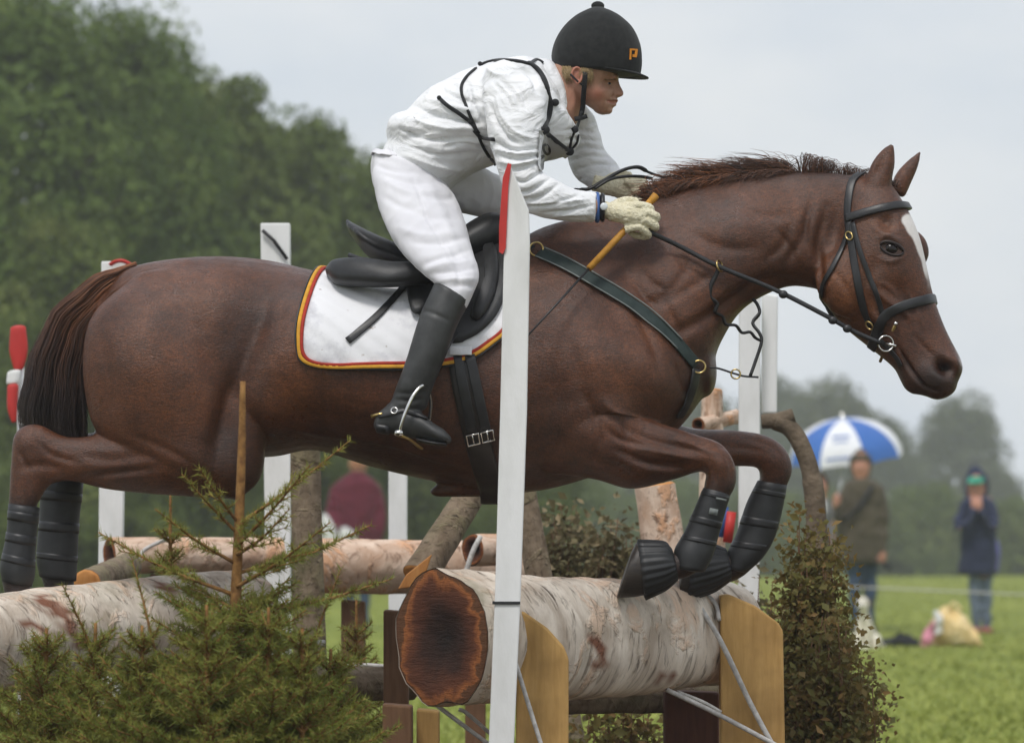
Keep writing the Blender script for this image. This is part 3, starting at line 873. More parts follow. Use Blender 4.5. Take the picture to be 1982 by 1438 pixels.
# loop of rein lying over the withers by the far hand
MB().tube(curve([P(1112, 366, -.02), P(1140, 366, -.04), P(1165, 352, -.03), P(1205, 330, .0), P(1235, 324, .02), P(1256, 334, .03), P(1280, 342, .03), P(1300, 344, .03)], 6),
          [.004] * 3 + [.008] * 26 + [.005] * 14, 8, .6).build('rein_loop', BL, br)
MB().tube(curve([P(1150, 366, -.04), P(1180, 348, -.03), P(1210, 342, .0), P(1240, 342, .02), P(1262, 346, .03)], 6), .007, 8, .6).build('rein_loop', BL, br)

# ---- boots on the legs
def leg_boot(name, label, st, kind, flute=0, parts=()):
    t = thing(name, label, kind, P(st[-1][0], st[-1][1], st[-1][5]), 'boots on the horse\'s legs')
    mb = MB(); mb.loft(st, 88 if flute else 28, 5, .12, .12)
    if flute:
        n = 88; vs = [Vector(v) for v in mb.v]
        for i in range(0, (len(vs) // n) * n, n):
            ring = vs[i:i + n]; c = sum(ring, Vector()) / n
            for j in range(n):
                if j % 4 < 2:
                    mb.v[i + j] = tuple(c + (ring[j] - c) * .955)
    mb.build('shell', MATS['boot_rubber'], t)
    for (a, b, w) in parts:            # strap across the boot between two rows
        rows = []
        for k in np.linspace(a, b, 2):
            i = min(int(k), len(st) - 2); f = k - i
            rows.append([st[i][q] * (1 - f) + st[i + 1][q] * f for q in range(6)])
        rr = []
        for r_ in rows:
            ex = 1.018; cx, cy = (r_[0] + r_[2]) / 2, (r_[1] + r_[3]) / 2
            rr.append((cx + (r_[0] - cx) * ex, cy + (r_[1] - cy) * ex, cx + (r_[2] - cx) * ex, cy + (r_[3] - cy) * ex, r_[4] * ex + .001, r_[5]))
        MB().loft(rr, 28, 3, .02, .02).build('strap', MATS[w], t)
    return t
leg_boot('tendon_boot', 'black tendon boot with pale tab on the bent foreleg above the log', [(1414, 957, 1361, 944, .036, -.175), (1401, 1002, 1343, 986, .037, -.175), (1389, 1045, 1324, 1030, .038, -.175),
         (1379, 1078, 1305, 1064, .046, -.175), (1364, 1106, 1305, 1098, .046, -.175)], 'horse boot', 0, [(.12, .3, 'black_leather'), (1.2, 1.5, 'black_leather'), (2.1, 2.35, 'black_leather')])
leg_boot('tendon_boot', 'black tendon boot on the foreleg that reaches furthest towards the umbrella', [(1524, 940, 1466, 930, .037, .165), (1514, 990, 1444, 975, .038, .165), (1500, 1040, 1426, 1030, .040, .165),
         (1476, 1080, 1408, 1068, .046, .165), (1446, 1108, 1404, 1098, .044, .165)], 'horse boot', 0, [(.3, .5, 'black_leather'), (1.4, 1.7, 'black_leather'), (2.4, 2.7, 'black_leather')])
leg_boot('overreach_boot', 'black ribbed overreach boot on the hoof hanging over the log bark', [(1312, 1124, 1298, 1058, .044, -.175), (1288, 1144, 1284, 1046, .056, -.175), (1250, 1162, 1234, 1043, .062, -.175)], 'horse boot', 1)
leg_boot('overreach_boot', 'black ribbed overreach boot on the hoof tucked under the tendon boots', [(1416, 1124, 1404, 1060, .044, .165), (1380, 1148, 1380, 1052, .055, .165), (1330, 1164, 1340, 1056, .061, .165)], 'horse boot', 1)
leg_boot('brushing_boot', 'grey black brushing boot on the hind leg below the hock', [(16, 975, 78, 984, .040, -.155), (12, 1035, 70, 1044, .038, -.155), (0, 1092, 68, 1108, .046, -.155), (4, 1124, 62, 1134, .042, -.155)], 'horse boot', 0,
         [(.2, .5, 'black_leather'), (.9, 1.2, 'black_leather'), (1.6, 1.85, 'black_leather')])
leg_boot('brushing_boot', 'black brushing boot on the hind leg beside the white post', [(78, 925, 162, 935, .044, .155), (76, 1000, 154, 1005, .042, .155), (70, 1075, 150, 1084, .046, .155), (76, 1115, 148, 1124, .044, .155)], 'horse boot', 0,
         [(.3, .55, 'black_leather'), (1.1, 1.35, 'black_leather'), (1.9, 2.1, 'black_leather')])
c, n = drape(1382, 990, .0)
tb = bpy.data.objects['tendon_boot']
mbq = MB().box(P(1381, 990, -.2185), .022, .002, .016, Matrix.Rotation(R(12), 3, 'Y')); mbq.build('tab', MATS['pale_stitching'], tb)
mbq = MB().box(P(1396, 966, -.2165), .028, .002, .005, Matrix.Rotation(R(12), 3, 'Y')); mbq.build('tab', MATS['pale_stitching'], tb)
# ================================================================== rider
def cloth(name, c0, c1, scale, fold=.35, fdist=.012, fscale=7, weave=500, rough=.85, stretch=(1, 1, 1)):
    m, nt, b = new_mat(name, rough, .25)
    v = _vec(nt, stretch)
    nt.links.new(_ramp(nt, _noise(nt, v, scale, 4), c0, c1), b.inputs['Base Color'])
    n1 = _noise(nt, v, fscale, 3, .5, 1.2)
    n2 = _noise(nt, _vec(nt), weave, 2, .5)
    b1 = nt.nodes.new('ShaderNodeBump'); b1.inputs['Strength'].default_value = fold; b1.inputs['Distance'].default_value = fdist
    nt.links.new(n1, b1.inputs['Height'])
    b2 = nt.nodes.new('ShaderNodeBump'); b2.inputs['Strength'].default_value = .25; b2.inputs['Distance'].default_value = .0006
    nt.links.new(n2, b2.inputs['Height']); nt.links.new(b1.outputs[0], b2.inputs['Normal'])
    nt.links.new(b2.outputs[0], b.inputs['Normal'])
    b.inputs['Sheen Weight'].default_value = .1
    return m
cloth('shirt_cotton', (.82, .82, .83), (.74, .75, .77), 9, .6, .02, 13, stretch=(1, 1, 1.6))
cloth('breeches_cotton', (.74, .735, .765), (.67, .665, .70), 8, .3, .012, 8)
cloth('helmet_velvet', (0.0125, 0.0135, 0.0135), (0.021, 0.022, 0.022), 60, .1, .004, 30, 700)
cloth('elastic_black', (0.010, 0.011, 0.012), (0.018, 0.018, 0.02), 60, .1, .002, 40, 600, .6)
cloth('bib_plastic', (.42, .42, .41), (.34, .34, .33), 10, .4, .01, 9, 300, .4)
cloth('glove_knit', (.66, .60, .42), (.78, .73, .55), 90, .8, .004, 120, 420)
leather('riding_boot', (0.030, 0.031, 0.031), .5, .45, .2)
mat('watch_blue', (0.05, 0.13, 0.38), None, 40, .4, .5)
mat('watch_face', (.75, .8, .82), None, 40, .15, .6)
mat('whip_orange', (0.55, 0.27, 0.035), (0.40, 0.18, 0.02), 70, .55, .4, bump=.4, bdist=.001)
mat('emblem_orange', (0.75, 0.28, 0.02), None, 60, .6, .3)
mat('blond_hair', (0.32, 0.22, 0.10), (0.20, 0.13, 0.06), 60, .5, .4)
mat('shaded_eye_white', (0.30, 0.26, 0.24), None, 30, .2, .5)  # darkened: the shade under the helmet peak is put into the colour
def skin_mat():
    m, nt, b = new_mat('skin', .48, .4)
    v = _vec(nt)
    c = _ramp(nt, _noise(nt, v, 45, 6, .7), (.34, .175, .115), (.47, .265, .18), .3, .7)
    c = _mix(nt, _attr(nt, 'flush'), c, (.48, .16, .11))
    nt.links.new(c, b.inputs['Base Color'])
    b.inputs['Subsurface Weight'].default_value = .05
    b.inputs['Subsurface Radius'].default_value = (.012, .005, .003)
    nt.links.new(_bump(nt, _noise(nt, v, 160, 5, .7), .4, .002), b.inputs['Normal'])
skin_mat()

rider = thing('person', 'rider in white shirt and breeches with black helmet crouching forward over the horse', 'person', P(800, 560, 0))
TORSO = [(722, 318, 862, 372, .15, 0), (752, 268, 890, 352, .16, 0), (778, 225, 925, 332, .17, 0), (826, 176, 975, 314, .185, 0),
         (888, 142, 1040, 314, .195, 0), (950, 120, 1100, 300, .185, 0), (1004, 110, 1124, 268, .15, 0), (1036, 113, 1106, 248, .10, 0)]
ARM_N = [(942, 138, 1030, 122, .05, -.12), (934, 172, 1062, 168, .064, -.185), (940, 240, 1057, 236, .064, -.225), (956, 305, 1048, 296, .06, -.24),
         (976, 368, 1048, 330, .058, -.245), (1012, 408, 1072, 346, .054, -.24), (1082, 427, 1106, 364, .047, -.225), (1150, 430, 1156, 374, .039, -.205)]
ARM_F = [(1042, 150, 1090, 170, .05, .12), (1062, 200, 1144, 215, .06, .18), (1080, 255, 1158, 250, .058, .21), (1096, 300, 1172, 286, .055, .21),
         (1115, 345, 1195, 318, .05, .20), (1165, 375, 1205, 338, .042, .17), (1205, 372, 1222, 345, .034, .14)]
def LEG(s):
    if s > 0:
        return [(745, 300, 770, 400, .09, .06), (800, 296, 815, 402, .095, .08), (870, 304, 872, 410, .09, .12), (935, 325, 930, 420, .08, .18), (985, 352, 972, 428, .068, .25), (1008, 378, 985, 440, .058, .30), (1000, 420, 960, 460, .05, .345), (980, 470, 930, 490, .05, .37)]
    return [(724, 312, 862, 356, .085, .08 * s), (720, 345, 880, 378, .10, .11 * s), (737, 415, 900, 430, .098, .185 * s), (770, 482, 917, 488, .087, .26 * s),
            (818, 530, 928, 532, .068, .325 * s), (846, 556, 916, 572, .058, .35 * s), (836, 580, 902, 600, .046, .36 * s)]
def SHANK(s, y=.37):
    if s > 0:
        return [(a + 80, b - 80, c + 80, d - 80, e, f) for a, b, c, d, e, f in [tuple(list(q[:5]) + [-q[5]]) for q in SHANK(-1, y)]]
    return [(842, 545, 910, 583, .056, .355 * s), (812, 612, 884, 634, .056, y * s), (788, 690, 862, 692, .05, (y + .01) * s), (768, 745, 838, 750, .043, (y + .01) * s), (754, 784, 826, 790, .038, y * s)]
def shrink(st, f):
    out = []
    for q in st:
        q = list(q); cx, cy = (q[0] + q[2]) / 2, (q[1] + q[3]) / 2
        out.append((cx + (q[0] - cx) * f, cy + (q[1] - cy) * f, cx + (q[2] - cx) * f, cy + (q[3] - cy) * f, q[4] * f, *q[5:]))
    return out
# body: one surface, head to calf
mb = MB()
for st in (TORSO, ARM_N, ARM_F, LEG(-1), LEG(1), SHANK(-1), SHANK(1)):
    mb.loft(shrink(st, .72), 18, 4)
mb.loft([(1136, 172, 1072, 122, .060, 0), (1130, 205, 1062, 140, .057, 0), (1116, 240, 1036, 150, .065, 0)][::-1], 20, 4)
# skull and face, profile traced (front, back)
mb.loft([(1180, 60, 1095, 62, .06, 0), (1194, 95, 1080, 95, .078, 0), (1196, 130, 1078, 128, .082, 0), (1195, 150, 1082, 148, .080, 0, 0, -.1), (1191, 168, 1092, 166, .074, 0, 0, -.18),
         (1191, 184, 1106, 182, .066, 0, 0, -.22), (1189, 199, 1122, 194, .056, 0, 0, -.22), (1182, 211, 1136, 204, .045, 0, 0, -.2), (1174, 219, 1148, 212, .03, 0)], 30, 6)
mb.loft([(1196, 148, 1180, 150, .012, 0), (1200, 165, 1180, 168, .014, 0), (1207, 179, 1182, 180, .018, 0), (1205, 186, 1184, 187, .019, 0), (1196, 189, 1184, 189, .012, 0)], 14, 5, .3, .3)
mb.loft([(1196, 194, 1180, 192, .018, 0), (1199, 195.5, 1180, 195.5, .020, 0), (1194, 198, 1180, 198, .016, 0)], 14, 4, .2, .2)
mb.loft([(1192, 201, 1176, 200, .016, 0), (1194, 204, 1176, 204, .018, 0), (1188, 208, 1176, 208, .014, 0)], 14, 4, .2, .2)
mb.ball(P(1176, 214, 0), M(10), .022, M(8))
mb.ball(P(1190, 152, 0), M(8), .05, M(6))
body_me = fuse(mb, .0036, 3, .5, 'person_body')
relief(body_me, [(1178, 162, 11, 7, 10, -.011), (1160, 178, 16, 10, 0, .003), (1187, 187, 3, 3, 0, -.004), (1150, 200, 22, 7, -20, -.003)],
       [([(1197, 197), (1187, 198), (1174, 196)], 2.4, -.009), ([(1192, 186), (1180, 192), (1174, 202)], 3, -.002), ([(1140, 175), (1136, 190), (1142, 205), (1158, 214)], 3, .002),
        ([(1110, 165), (1112, 190), (1108, 220)], 5, .004)])
co = get_co(body_me); px, py = project(co)
fl, _ = seg_dist(px, py, [(1198, 196), (1188, 198), (1178, 197)])
flush = .55 * sstep(4, 1.5, fl) + .6 * np.exp(-((px - 1156) / 18) ** 2 - ((py - 182) / 13) ** 2) + .3 * np.exp(-((px - 1110) / 16) ** 2 - ((py - 190) / 30) ** 2) + .3 * np.exp(-((px - 1203) / 6) ** 2 - ((py - 182) / 6) ** 2)
set_attr(body_me, 'flush', np.clip(flush, 0, 1))
link_mesh('body', body_me, MATS['skin'], rider)
bb = bvh_of(body_me)
e, n = drape(1180, 163, -.006, bvh=bb)
MB().ball(e, .0085, .009, .0055).build('eye', MATS['shaded_eye_white'], rider)
MB().ball(e + Vector((.0035, -.0062, -.0005)), .0036, .0036, .0032).build('iris', MATS['wet_eye'], rider)
hs = []
for i in range(60):
    x = rng.uniform(1170, 1192); p, n = drape(x, 155 - (x - 1180) ** 2 * .012, .002, bvh=bb)
    hs.append(([p, p + Vector((-.004, -.001, .003)), p + Vector((-.009, .001, .003))], .0007, 0))
hair_mat('blond_strands', (.22, .15, .07), (.36, .25, .12), (.45, .33, .17))
hair(hs, 'eyebrow', MATS['blond_strands'], rider)
hs = []
for i in range(420):
    if i % 2:
        x, y = rng.uniform(1126, 1146), rng.uniform(128, 142); e2 = (x - rng.uniform(-5, 9), y + rng.uniform(8, 36))
    else:
        x, y = rng.uniform(1088, 1106), rng.uniform(128, 140); e2 = (x + rng.uniform(2, 12), y + rng.uniform(10, 28))
    p0, p1, p2 = drape(x, y, .003, bvh=bb)[0], drape((x + e2[0]) / 2, (y + e2[1]) / 2, .006, bvh=bb)[0], drape(*e2, .003, bvh=bb)[0]
    hs.append(([p0, p1 + Vector((0, -.004 * rng.random(), 0)), p2 + Vector((rng.uniform(-.006, .006), -.006 * rng.random(), 0))], rng.uniform(.0006, .0011), rng.random() * .8))
hair(hs, 'hair', MATS['blond_strands'], rider)
# ear
ec, en = drape(1117, 147, .002, bvh=bb)
mb = MB()
mb.ball(ec, .014, .006, .022, Matrix.Rotation(R(-12), 3, 'Y'))
mb.tube([ec + Vector((.013 * math.cos(a), -.008 + .002 * math.sin(a * 2), .021 * math.sin(a))) for a in [R(x) for x in range(-100, 215, 24)]][::-1], .0036, 8)
mb.ball(ec + Vector((.003, -.004, -.018)), .006, .004, .006)
eme = fuse(mb, .0022, 2, .5, 'ear'); set_attr(eme, 'flush', np.full(len(eme.vertices), .55))
link_mesh('ear', eme, MATS['skin'], rider)

# shirt
mb = MB()
mb.loft(TORSO, 32, 6, .5, .15); mb.loft(ARM_N, 26, 6, .3, .02); mb.loft(ARM_F, 26, 6, .3, .02)
mb.ball(P(992, 165, -.15), M(62), .075, M(52)); mb.ball(P(1085, 180, .14), M(55), .07, M(48))
mb.ball(P(795, 262, 0), M(52), .155, M(42), Matrix.Rotation(R(40), 3, 'Y'))
shirt_me = fuse(mb, .0044, 8, .5, 'shirt')
SL = [([(955, 160), (978, 185), (992, 212)], 5, -.005), ([(972, 158), (995, 180), (1008, 205)], 5, -.005), ([(1000, 165), (1016, 190), (1020, 215)], 5, -.004),
      ([(948, 200), (962, 240), (985, 268), (1010, 280)], 7, -.007), ([(960, 190), (975, 230), (1000, 258), (1030, 268)], 6, .005),
      ([(958, 275), (990, 290), (1040, 288)], 5, -.006), ([(962, 300), (1000, 308), (1046, 300)], 5, -.007), ([(966, 322), (1000, 328), (1044, 314)], 5, -.006),
      ([(960, 288), (1000, 298), (1044, 294)], 4, .005), ([(964, 312), (1000, 318), (1044, 308)], 4, .005),
      ([(985, 345), (1015, 352), (1052, 330)], 6, -.008), ([(980, 365), (1020, 372), (1066, 345)], 6, -.007), ([(1000, 388), (1040, 385), (1080, 358)], 6, -.006),
      ([(1020, 402), (1070, 395), (1120, 378)], 5, -.005), ([(1050, 412), (1100, 408), (1150, 398)], 5, -.004), ([(1030, 395), (1080, 392), (1140, 386)], 4, .004),
      ([(1060, 420), (1100, 416), (1148, 415)], 4, .003),
      ([(800, 205), (850, 225), (930, 240)], 8, -.008), ([(790, 232), (850, 246), (920, 250)], 8, .006), ([(785, 258), (840, 270), (930, 268)], 8, -.009),
      ([(820, 190), (870, 205), (920, 215)], 7, .005), ([(850, 172), (890, 190), (930, 200)], 6, -.006), ([(800, 285), (850, 300), (930, 300)], 8, -.007),
      ([(780, 300), (840, 320), (900, 330)], 7, .006), ([(905, 160), (915, 200), (935, 240)], 6, -.007), ([(770, 250), (800, 258), (840, 256)], 6, -.006),
      ([(860, 285), (900, 280), (950, 290)], 6, -.005), ([(1090, 255), (1115, 250), (1150, 258)], 5, -.005), ([(1092, 275), (1120, 268), (1160, 274)], 5, -.006),
      ([(1098, 295), (1130, 285), (1168, 290)], 5, -.006), ([(1104, 312), (1140, 302), (1175, 304)], 5, -.005), ([(1115, 330), (1150, 318), (1190, 320)], 5, -.005),
      ([(1000, 125), (1030, 150), (1040, 180)], 8, -.005), ([(940, 130), (960, 145), (990, 150)], 8, .005), ([(1070, 130), (1085, 160), (1088, 210)], 6, -.005)]
relief(shirt_me, [(985, 345, 20, 14, 30, -.006), (800, 235, 30, 20, 30, .008)], [(a, w * .62, p * 1.8) for a, w, p in SL])
co, no = get_co(shirt_me), get_no(shirt_me)
wr = np.array([abs(mnoise.noise(Vector((c[0] * 9 + 4 * c[2], c[1] * 7, c[2] * 16 - 6 * c[0])))) + .5 * abs(mnoise.noise(Vector(c) * 26)) for c in co])
set_co(shirt_me, co + no * ((.28 - wr) * .006)[:, None])
link_mesh('shirt', shirt_me, MATS['shirt_cotton'], rider)
SBVH = bvh_of(shirt_me)
# high collar and cuffs
mb = MB(); mb.loft([(1040, 112, 1086, 252, .078, 0), (1064, 116, 1100, 248, .068, 0), (1082, 130, 1106, 240, .060, 0), (1087, 138, 1104, 234, .058, 0)], 30, 5, .1, .06)
col_me = fuse(mb, .004, 4, .5, 'collar')
relief(col_me, (), [([(1060, 130), (1075, 180), (1080, 240)], 5, -.004), ([(1078, 140), (1090, 180), (1092, 235)], 4, .003)])
link_mesh('collar', col_me, MATS['shirt_cotton'], rider)

# breeches
mb = MB(); mb.loft(LEG(-1), 28, 6, .5, .1); mb.loft(LEG(1), 28, 6, .5, .1)
mb.loft([(720, 296, 868, 350, .158, 0), (716, 322, 872, 368, .168, 0), (724, 360, 868, 392, .165, 0), (745, 400, 850, 410, .13, 0)], 30, 5, .1, .6)
br_me = fuse(mb, .0055, 8, .5, 'breeches')
relief(br_me, (), [(a, w, p * 1.3) for a, w, p in [([(820, 512), (850, 500), (905, 486)], 5, -.006), ([(826, 522), (860, 512), (912, 505)], 5, .005), ([(835, 532), (870, 525), (918, 520)], 5, -.006),
      ([(845, 545), (880, 540), (920, 540)], 4, .004), ([(870, 555), (895, 552), (918, 556)], 4, -.004), ([(735, 335), (790, 352), (850, 352)], 6, -.005), ([(745, 350), (790, 372), (830, 372)], 6, .004),
      ([(728, 320), (760, 330), (800, 336)], 5, -.005), ([(800, 370), (850, 385), (890, 380)], 6, -.005), ([(830, 355), (850, 400), (880, 480)], 10, .004), ([(880, 500), (890, 530), (885, 560)], 5, -.004), ([(800, 345), (835, 430), (880, 510)], 3.5, -.004), ([(790, 400), (830, 420), (880, 425)], 7, -.004), ([(770, 440), (820, 455), (880, 450)], 7, .004), ([(800, 470), (850, 470), (905, 460)], 6, -.005), ([(850, 440), (875, 480), (900, 520)], 6, -.004), ([(740, 380), (780, 400), (820, 400)], 7, -.004)]])
co, no = get_co(br_me), get_no(br_me)
wr = np.array([abs(mnoise.noise(Vector((c[0] * 7 - 5 * c[2], c[1] * 7, c[2] * 7 + 9 * c[0])))) + .5 * abs(mnoise.noise(Vector(c) * 24)) for c in co])
set_co(br_me, co + no * ((.28 - wr) * .006)[:, None])
link_mesh('breeches', br_me, MATS['breeches_cotton'], rider)
BBVH = bvh_of(br_me)
wb = strap_path  # waistband
pts, nors = [], []
for a, b in catmull(np.array([(719, 292), (748, 298), (790, 308), (832, 326), (868, 348)], float), 5):
    p, n = drape(a, b, .004, -.15, BBVH); pts.append(p); nors.append(n)
band(MB(), smooth_pts(pts, 2), nors, .03, .004).build('waistband', MATS['breeches_cotton'], rider)
for (x, y) in ((745, 290), (778, 298), (800, 306)):
    p, n = drape(x, y, .007, bvh=BBVH); MB().ball(p, .0045, .003, .0045).build('button', MATS['black_leather'], rider)

# riding boots, spurs
def riding_boot(s):
    t = None
    mb = MB(); mb.loft(SHANK(s), 30, 6, .06, .3)
    y = .37 * s
    mb.loft([(740, 792, 731, 834, .026, y), (768, 772, 766, 842, .036, y), (805, 790, 808, 850, .039, y * 1.02), (836, 816, 842, 856, .040, y * 1.05), (858, 830, 860, 859, .036, y * 1.06), (870, 842, 870, 859, .027, y * 1.06)], 24, 5, .6, .5)
    me = fuse(mb, .0048, 4, .5, 'riding_boot')
    if s < 0:
        relief(me, (), [([(800, 598), (835, 605), (872, 622)], 3.5, -.004), ([(760, 772), (790, 776), (824, 772)], 5, -.005), ([(756, 760), (790, 762), (830, 758)], 5, -.004), ([(765, 790), (795, 800), (815, 810)], 4, -.004),
                        ([(840, 560), (800, 660), (775, 750)], 7, .003)])
    o = link_mesh('riding_boot', me, MATS['riding_boot'], rider)
    bv = bvh_of(me)
    # sole and heel
    MB().loft([(806, 846, 808, 856, .034, y * 1.02), (838, 853, 840, 862, .038, y * 1.05), (864, 856, 864, 864, .028, y * 1.06)], 16, 4, .3, .3).build('sole', MATS['black_leather'], o)
    MB().loft([(730, 815, 730, 838, .026, y), (752, 818, 752, 842, .03, y)], 16, 3, .3, .2).build('heel', MATS['black_leather'], o)
    if s < 0:
        pts, nors = [], []
        for a, b in catmull(np.array([(734, 806), (755, 802), (780, 796), (806, 802), (826, 812)], float), 4):
            p, n = drape(a, b, .004, -.41, bv); pts.append(p); nors.append(n)
        band(MB(), pts, nors, .011, .004).build('spur_strap', MATS['black_leather'], o)
        MB().tube([P(740, 801, -.40), P(728, 803, -.385), P(719, 806, -.38)], [.004, .004, .0055], 8).build('spur', MATS['brass'], o)
        p, n = drape(764, 796, .006, bvh=bv); hoop(p, .008, .0018, n).build('spur_buckle', MATS['steel'], o)
    return o
riding_boot(-1); riding_boot(1)
# stirrup iron, part of the saddle
def stirrup(s):
    st_o = MB()
    y = .42
    q = [P(774, 838, -y * 1.03), P(778, 818, -y * 1.04), P(788, 790, -y * 1.04), P(802, 762, -y * 1.02), P(820, 745, -y * .98), P(831, 760, -y * .90), P(834, 785, -y * .84), P(830, 815, -y * .8)]
    q = curve(q, 5)
    q2 = curve([P(772, 842, -y * 1.03), P(792, 850, -y * .98), P(808, 862, -y * .9), P(816, 868, -y * .86)], 4)
    f = (lambda p: p) if s < 0 else flip
    b1 = MB().tube([f(p) for p in q], [.0062] + [.0048] * (len(q) - 2) + [.0042], 8).build('stirrup_iron', MATS['steel'], saddle)
    MB().tube([f(p) for p in q2], [.008, .007] + [.006] * (len(q2) - 2), 8, .6).build('tread', MATS['brass'], b1)
    MB().ball(f(P(772, 838, -y * 1.03)), .013, .012, .009).build('foot', MATS['steel'], b1)
    tp = q[20]
    band(MB(), [f(tp + (P(880, 640, -.31) - tp) * t) for t in (0, .35, .7, 1)], [Vector((0, s, 0))] * 4, .02, .004).build('stirrup_leather', MATS['black_leather'], saddle)
stirrup(-1); stirrup(1)

# helmet
mb = MB()
mb.loft([(1240, 146, 1076, 134, .096, 0), (1243, 122, 1067, 112, .101, 0), (1240, 88, 1073, 82, .098, 0), (1226, 56, 1089, 54, .085, 0), (1204, 34, 1112, 32, .064, 0), (1184, 22, 1134, 20, .040, 0), (1170, 17, 1147, 15, .02, 0)], 36, 6, .06, .5)
hel_me = fuse(mb, .0045, 3, .5, 'helmet')
relief(hel_me, (), [([(1076, 132), (1150, 138), (1240, 142)], 3, .002)])
hel = link_mesh('helmet', hel_me, MATS['helmet_velvet'], rider)
HELB = bvh_of(hel_me)
MB().ball(P(1157, 12, 0), M(13), M(13), M(9)).build('button', MATS['helmet_velvet'], hel)
# peak
top, bot = [], []
n = 16
for i in range(n + 1):
    a = R(-78 + 156 * i / n)
    ex, ey = math.cos(a), math.sin(a)
    c = P(1150, 138, 0); inner = c + Vector((M(84) * ex, .094 * ey, -M(6) * ex)); outer = c + Vector((M(84) * ex + M(22) * ex ** 1.5, .099 * ey, -M(15) * ex ** 1.2 + .002))
    top += [inner + Vector((0, 0, .004)), outer + Vector((0, 0, .001))]; bot += [inner - Vector((0, 0, .004)), outer - Vector((0, 0, .0025))]
vs = top + bot; k = len(top); fs = []
for i in range(n):
    a = 2 * i
    fs += [(a, a + 1, a + 3, a + 2), (k + a, k + a + 2, k + a + 3, k + a + 1), (a + 1, k + a + 1, k + a + 3, a + 3), (a, a + 2, k + a + 2, k + a)]
fs += [(0, k, k + 1, 1), (k - 2, k - 1, 2 * k - 1, 2 * k - 2)]
MB().add(vs, fs).build('peak', MATS['helmet_velvet'], hel)
def on_helmet(poly, m, off=.002, th=.002):
    pn = [drape(x, y, off, -.1, HELB) for x, y in poly]
    mb = MB(); k = len(pn)
    mb.add([p for p, _ in pn] + [p + n_ * th for p, n_ in pn], [tuple(range(k))[::-1], tuple(range(k, 2 * k))] + [(i, (i + 1) % k, k + (i + 1) % k, k + i) for i in range(k)])
    return mb.build('emblem', m, hel, smooth=False)
for poly in ([(1218, 95), (1221, 95), (1220, 116), (1217, 116)], [(1221, 95), (1232, 96), (1232, 99), (1221, 98)], [(1228, 99), (1232, 99), (1231, 107), (1227, 107)],
             [(1223, 106), (1231, 107), (1230, 112), (1223, 111)]):
    on_helmet(poly, MATS['emblem_orange'])
# chin strap
def cs(path, w, name='chin_strap', th=.003):
    q = catmull(np.array(path, float), 4); pts = [P(a, b, c) for a, b, c in q]
    return band(MB(), pts, [Vector((0, -1, 0))] * len(pts), w, th).build(name, MATS['elastic_black'], hel)
cs([(1133, 140, -.088), (1131, 165, -.084), (1129, 190, -.070), (1128, 208, -.055), (1124, 226, -.045)], .013)
cs([(1126, 215, -.052), (1120, 238, -.05), (1114, 256, -.06)], .007)
cs([(1112, 231, -.05), (1124, 229, -.048), (1136, 225, -.045)], .012, 'buckle', .007)
cs([(1104, 144, -.088), (1116, 156, -.088), (1128, 166, -.084)], .005)

# elastic bib harness and number bib
har = MB().ball(drape(1052, 250, .004, bvh=SBVH)[0], .010, .006, .012).build('bib_harness', MATS['elastic_black'], rider)
def hs_(path, w, th=.003):
    q = catmull(np.array(path, float), 5)
    pn = [drape(a, b, .003, -.12, SBVH) for a, b in q]
    pts = smooth_pts([p for p, _ in pn], 2); nn = [n_.normalized() for n_ in smooth_pts([n_ for _, n_ in pn], 3)]
    band(MB(), pts, nn, w, th).build('strap', MATS['elastic_black'], har)
hs_([(930, 128), (956, 118), (1000, 120), (1026, 126)], .009, .006)
hs_([(1022, 122), (1042, 138), (1056, 165), (1063, 198), (1058, 232), (1050, 256)], .020, .006)
hs_([(1024, 126), (1040, 116), (1064, 114)], .008, .005)
hs_([(922, 134), (904, 150), (893, 172), (902, 205), (920, 246), (938, 290), (960, 318)], .008, .005)
hs_([(852, 194), (878, 212), (908, 234), (926, 258)], .010, .006)
hs_([(918, 252), (932, 266), (958, 270)], .010, .005)
hs_([(1048, 250), (1068, 266), (1090, 284), (1104, 292)], .012, .006)
hs_([(1102, 290), (1104, 272), (1110, 256)], .007, .005)
hs_([(1100, 292), (1114, 278), (1118, 262)], .007, .005)
for (x, y, r_) in ((1072, 200, .010), (1052, 252, .011), (850, 194, .006), (1100, 290, .012), (1110, 254, .010), (930, 128, .006), (912, 236, .007)):
    p, n_ = drape(x, y, .006, bvh=SBVH); MB().ball(p, r_, .006, r_).build('clip', MATS['elastic_black'], har)
BIB = [(1040, 254), (1052, 256), (1074, 274), (1098, 294), (1090, 306), (1066, 318), (1040, 328)]
P0, N0, fs, k = filled(BIB, .006, 5, SBVH)
bib = MB().add(P0, fs).build('number_bib', MATS['bib_plastic'], rider)
bm_ = bpy.data.curves.new('digits', 'FONT'); bm_.body = '20'; bm_.size = .042; bm_.extrude = .0008; bm_.offset = .0012
to = bpy.data.objects.new('digits', bm_); COL.objects.link(to)
dp, dn = drape(1060, 296, .004, bvh=SBVH)
dg = bpy.context.evaluated_depsgraph_get(); dg.update()
tme = bpy.data.meshes.new_from_object(to.evaluated_get(dg)); bpy.data.objects.remove(to)
BIBV = BVHTree.FromPolygons([tuple(p) for p in P0], [tuple(f) for f in fs])
rot = Matrix.Rotation(R(-22), 4, 'Y') @ Matrix.Rotation(R(90), 4, 'X')
tc = get_co(tme); org = P(1040, 309, -.2); cc = []
for v in tc:
    q = rot @ Vector(v); w = org + q
    d = (w - CAM).normalized(); loc, nr, i_, ds = BIBV.ray_cast(CAM, d)
    if loc is None:
        loc, nr, i_, ds = BIBV.find_nearest(w)
    cc.append(loc + Vector((0, -.0015 - v[2] * .5, 0)))
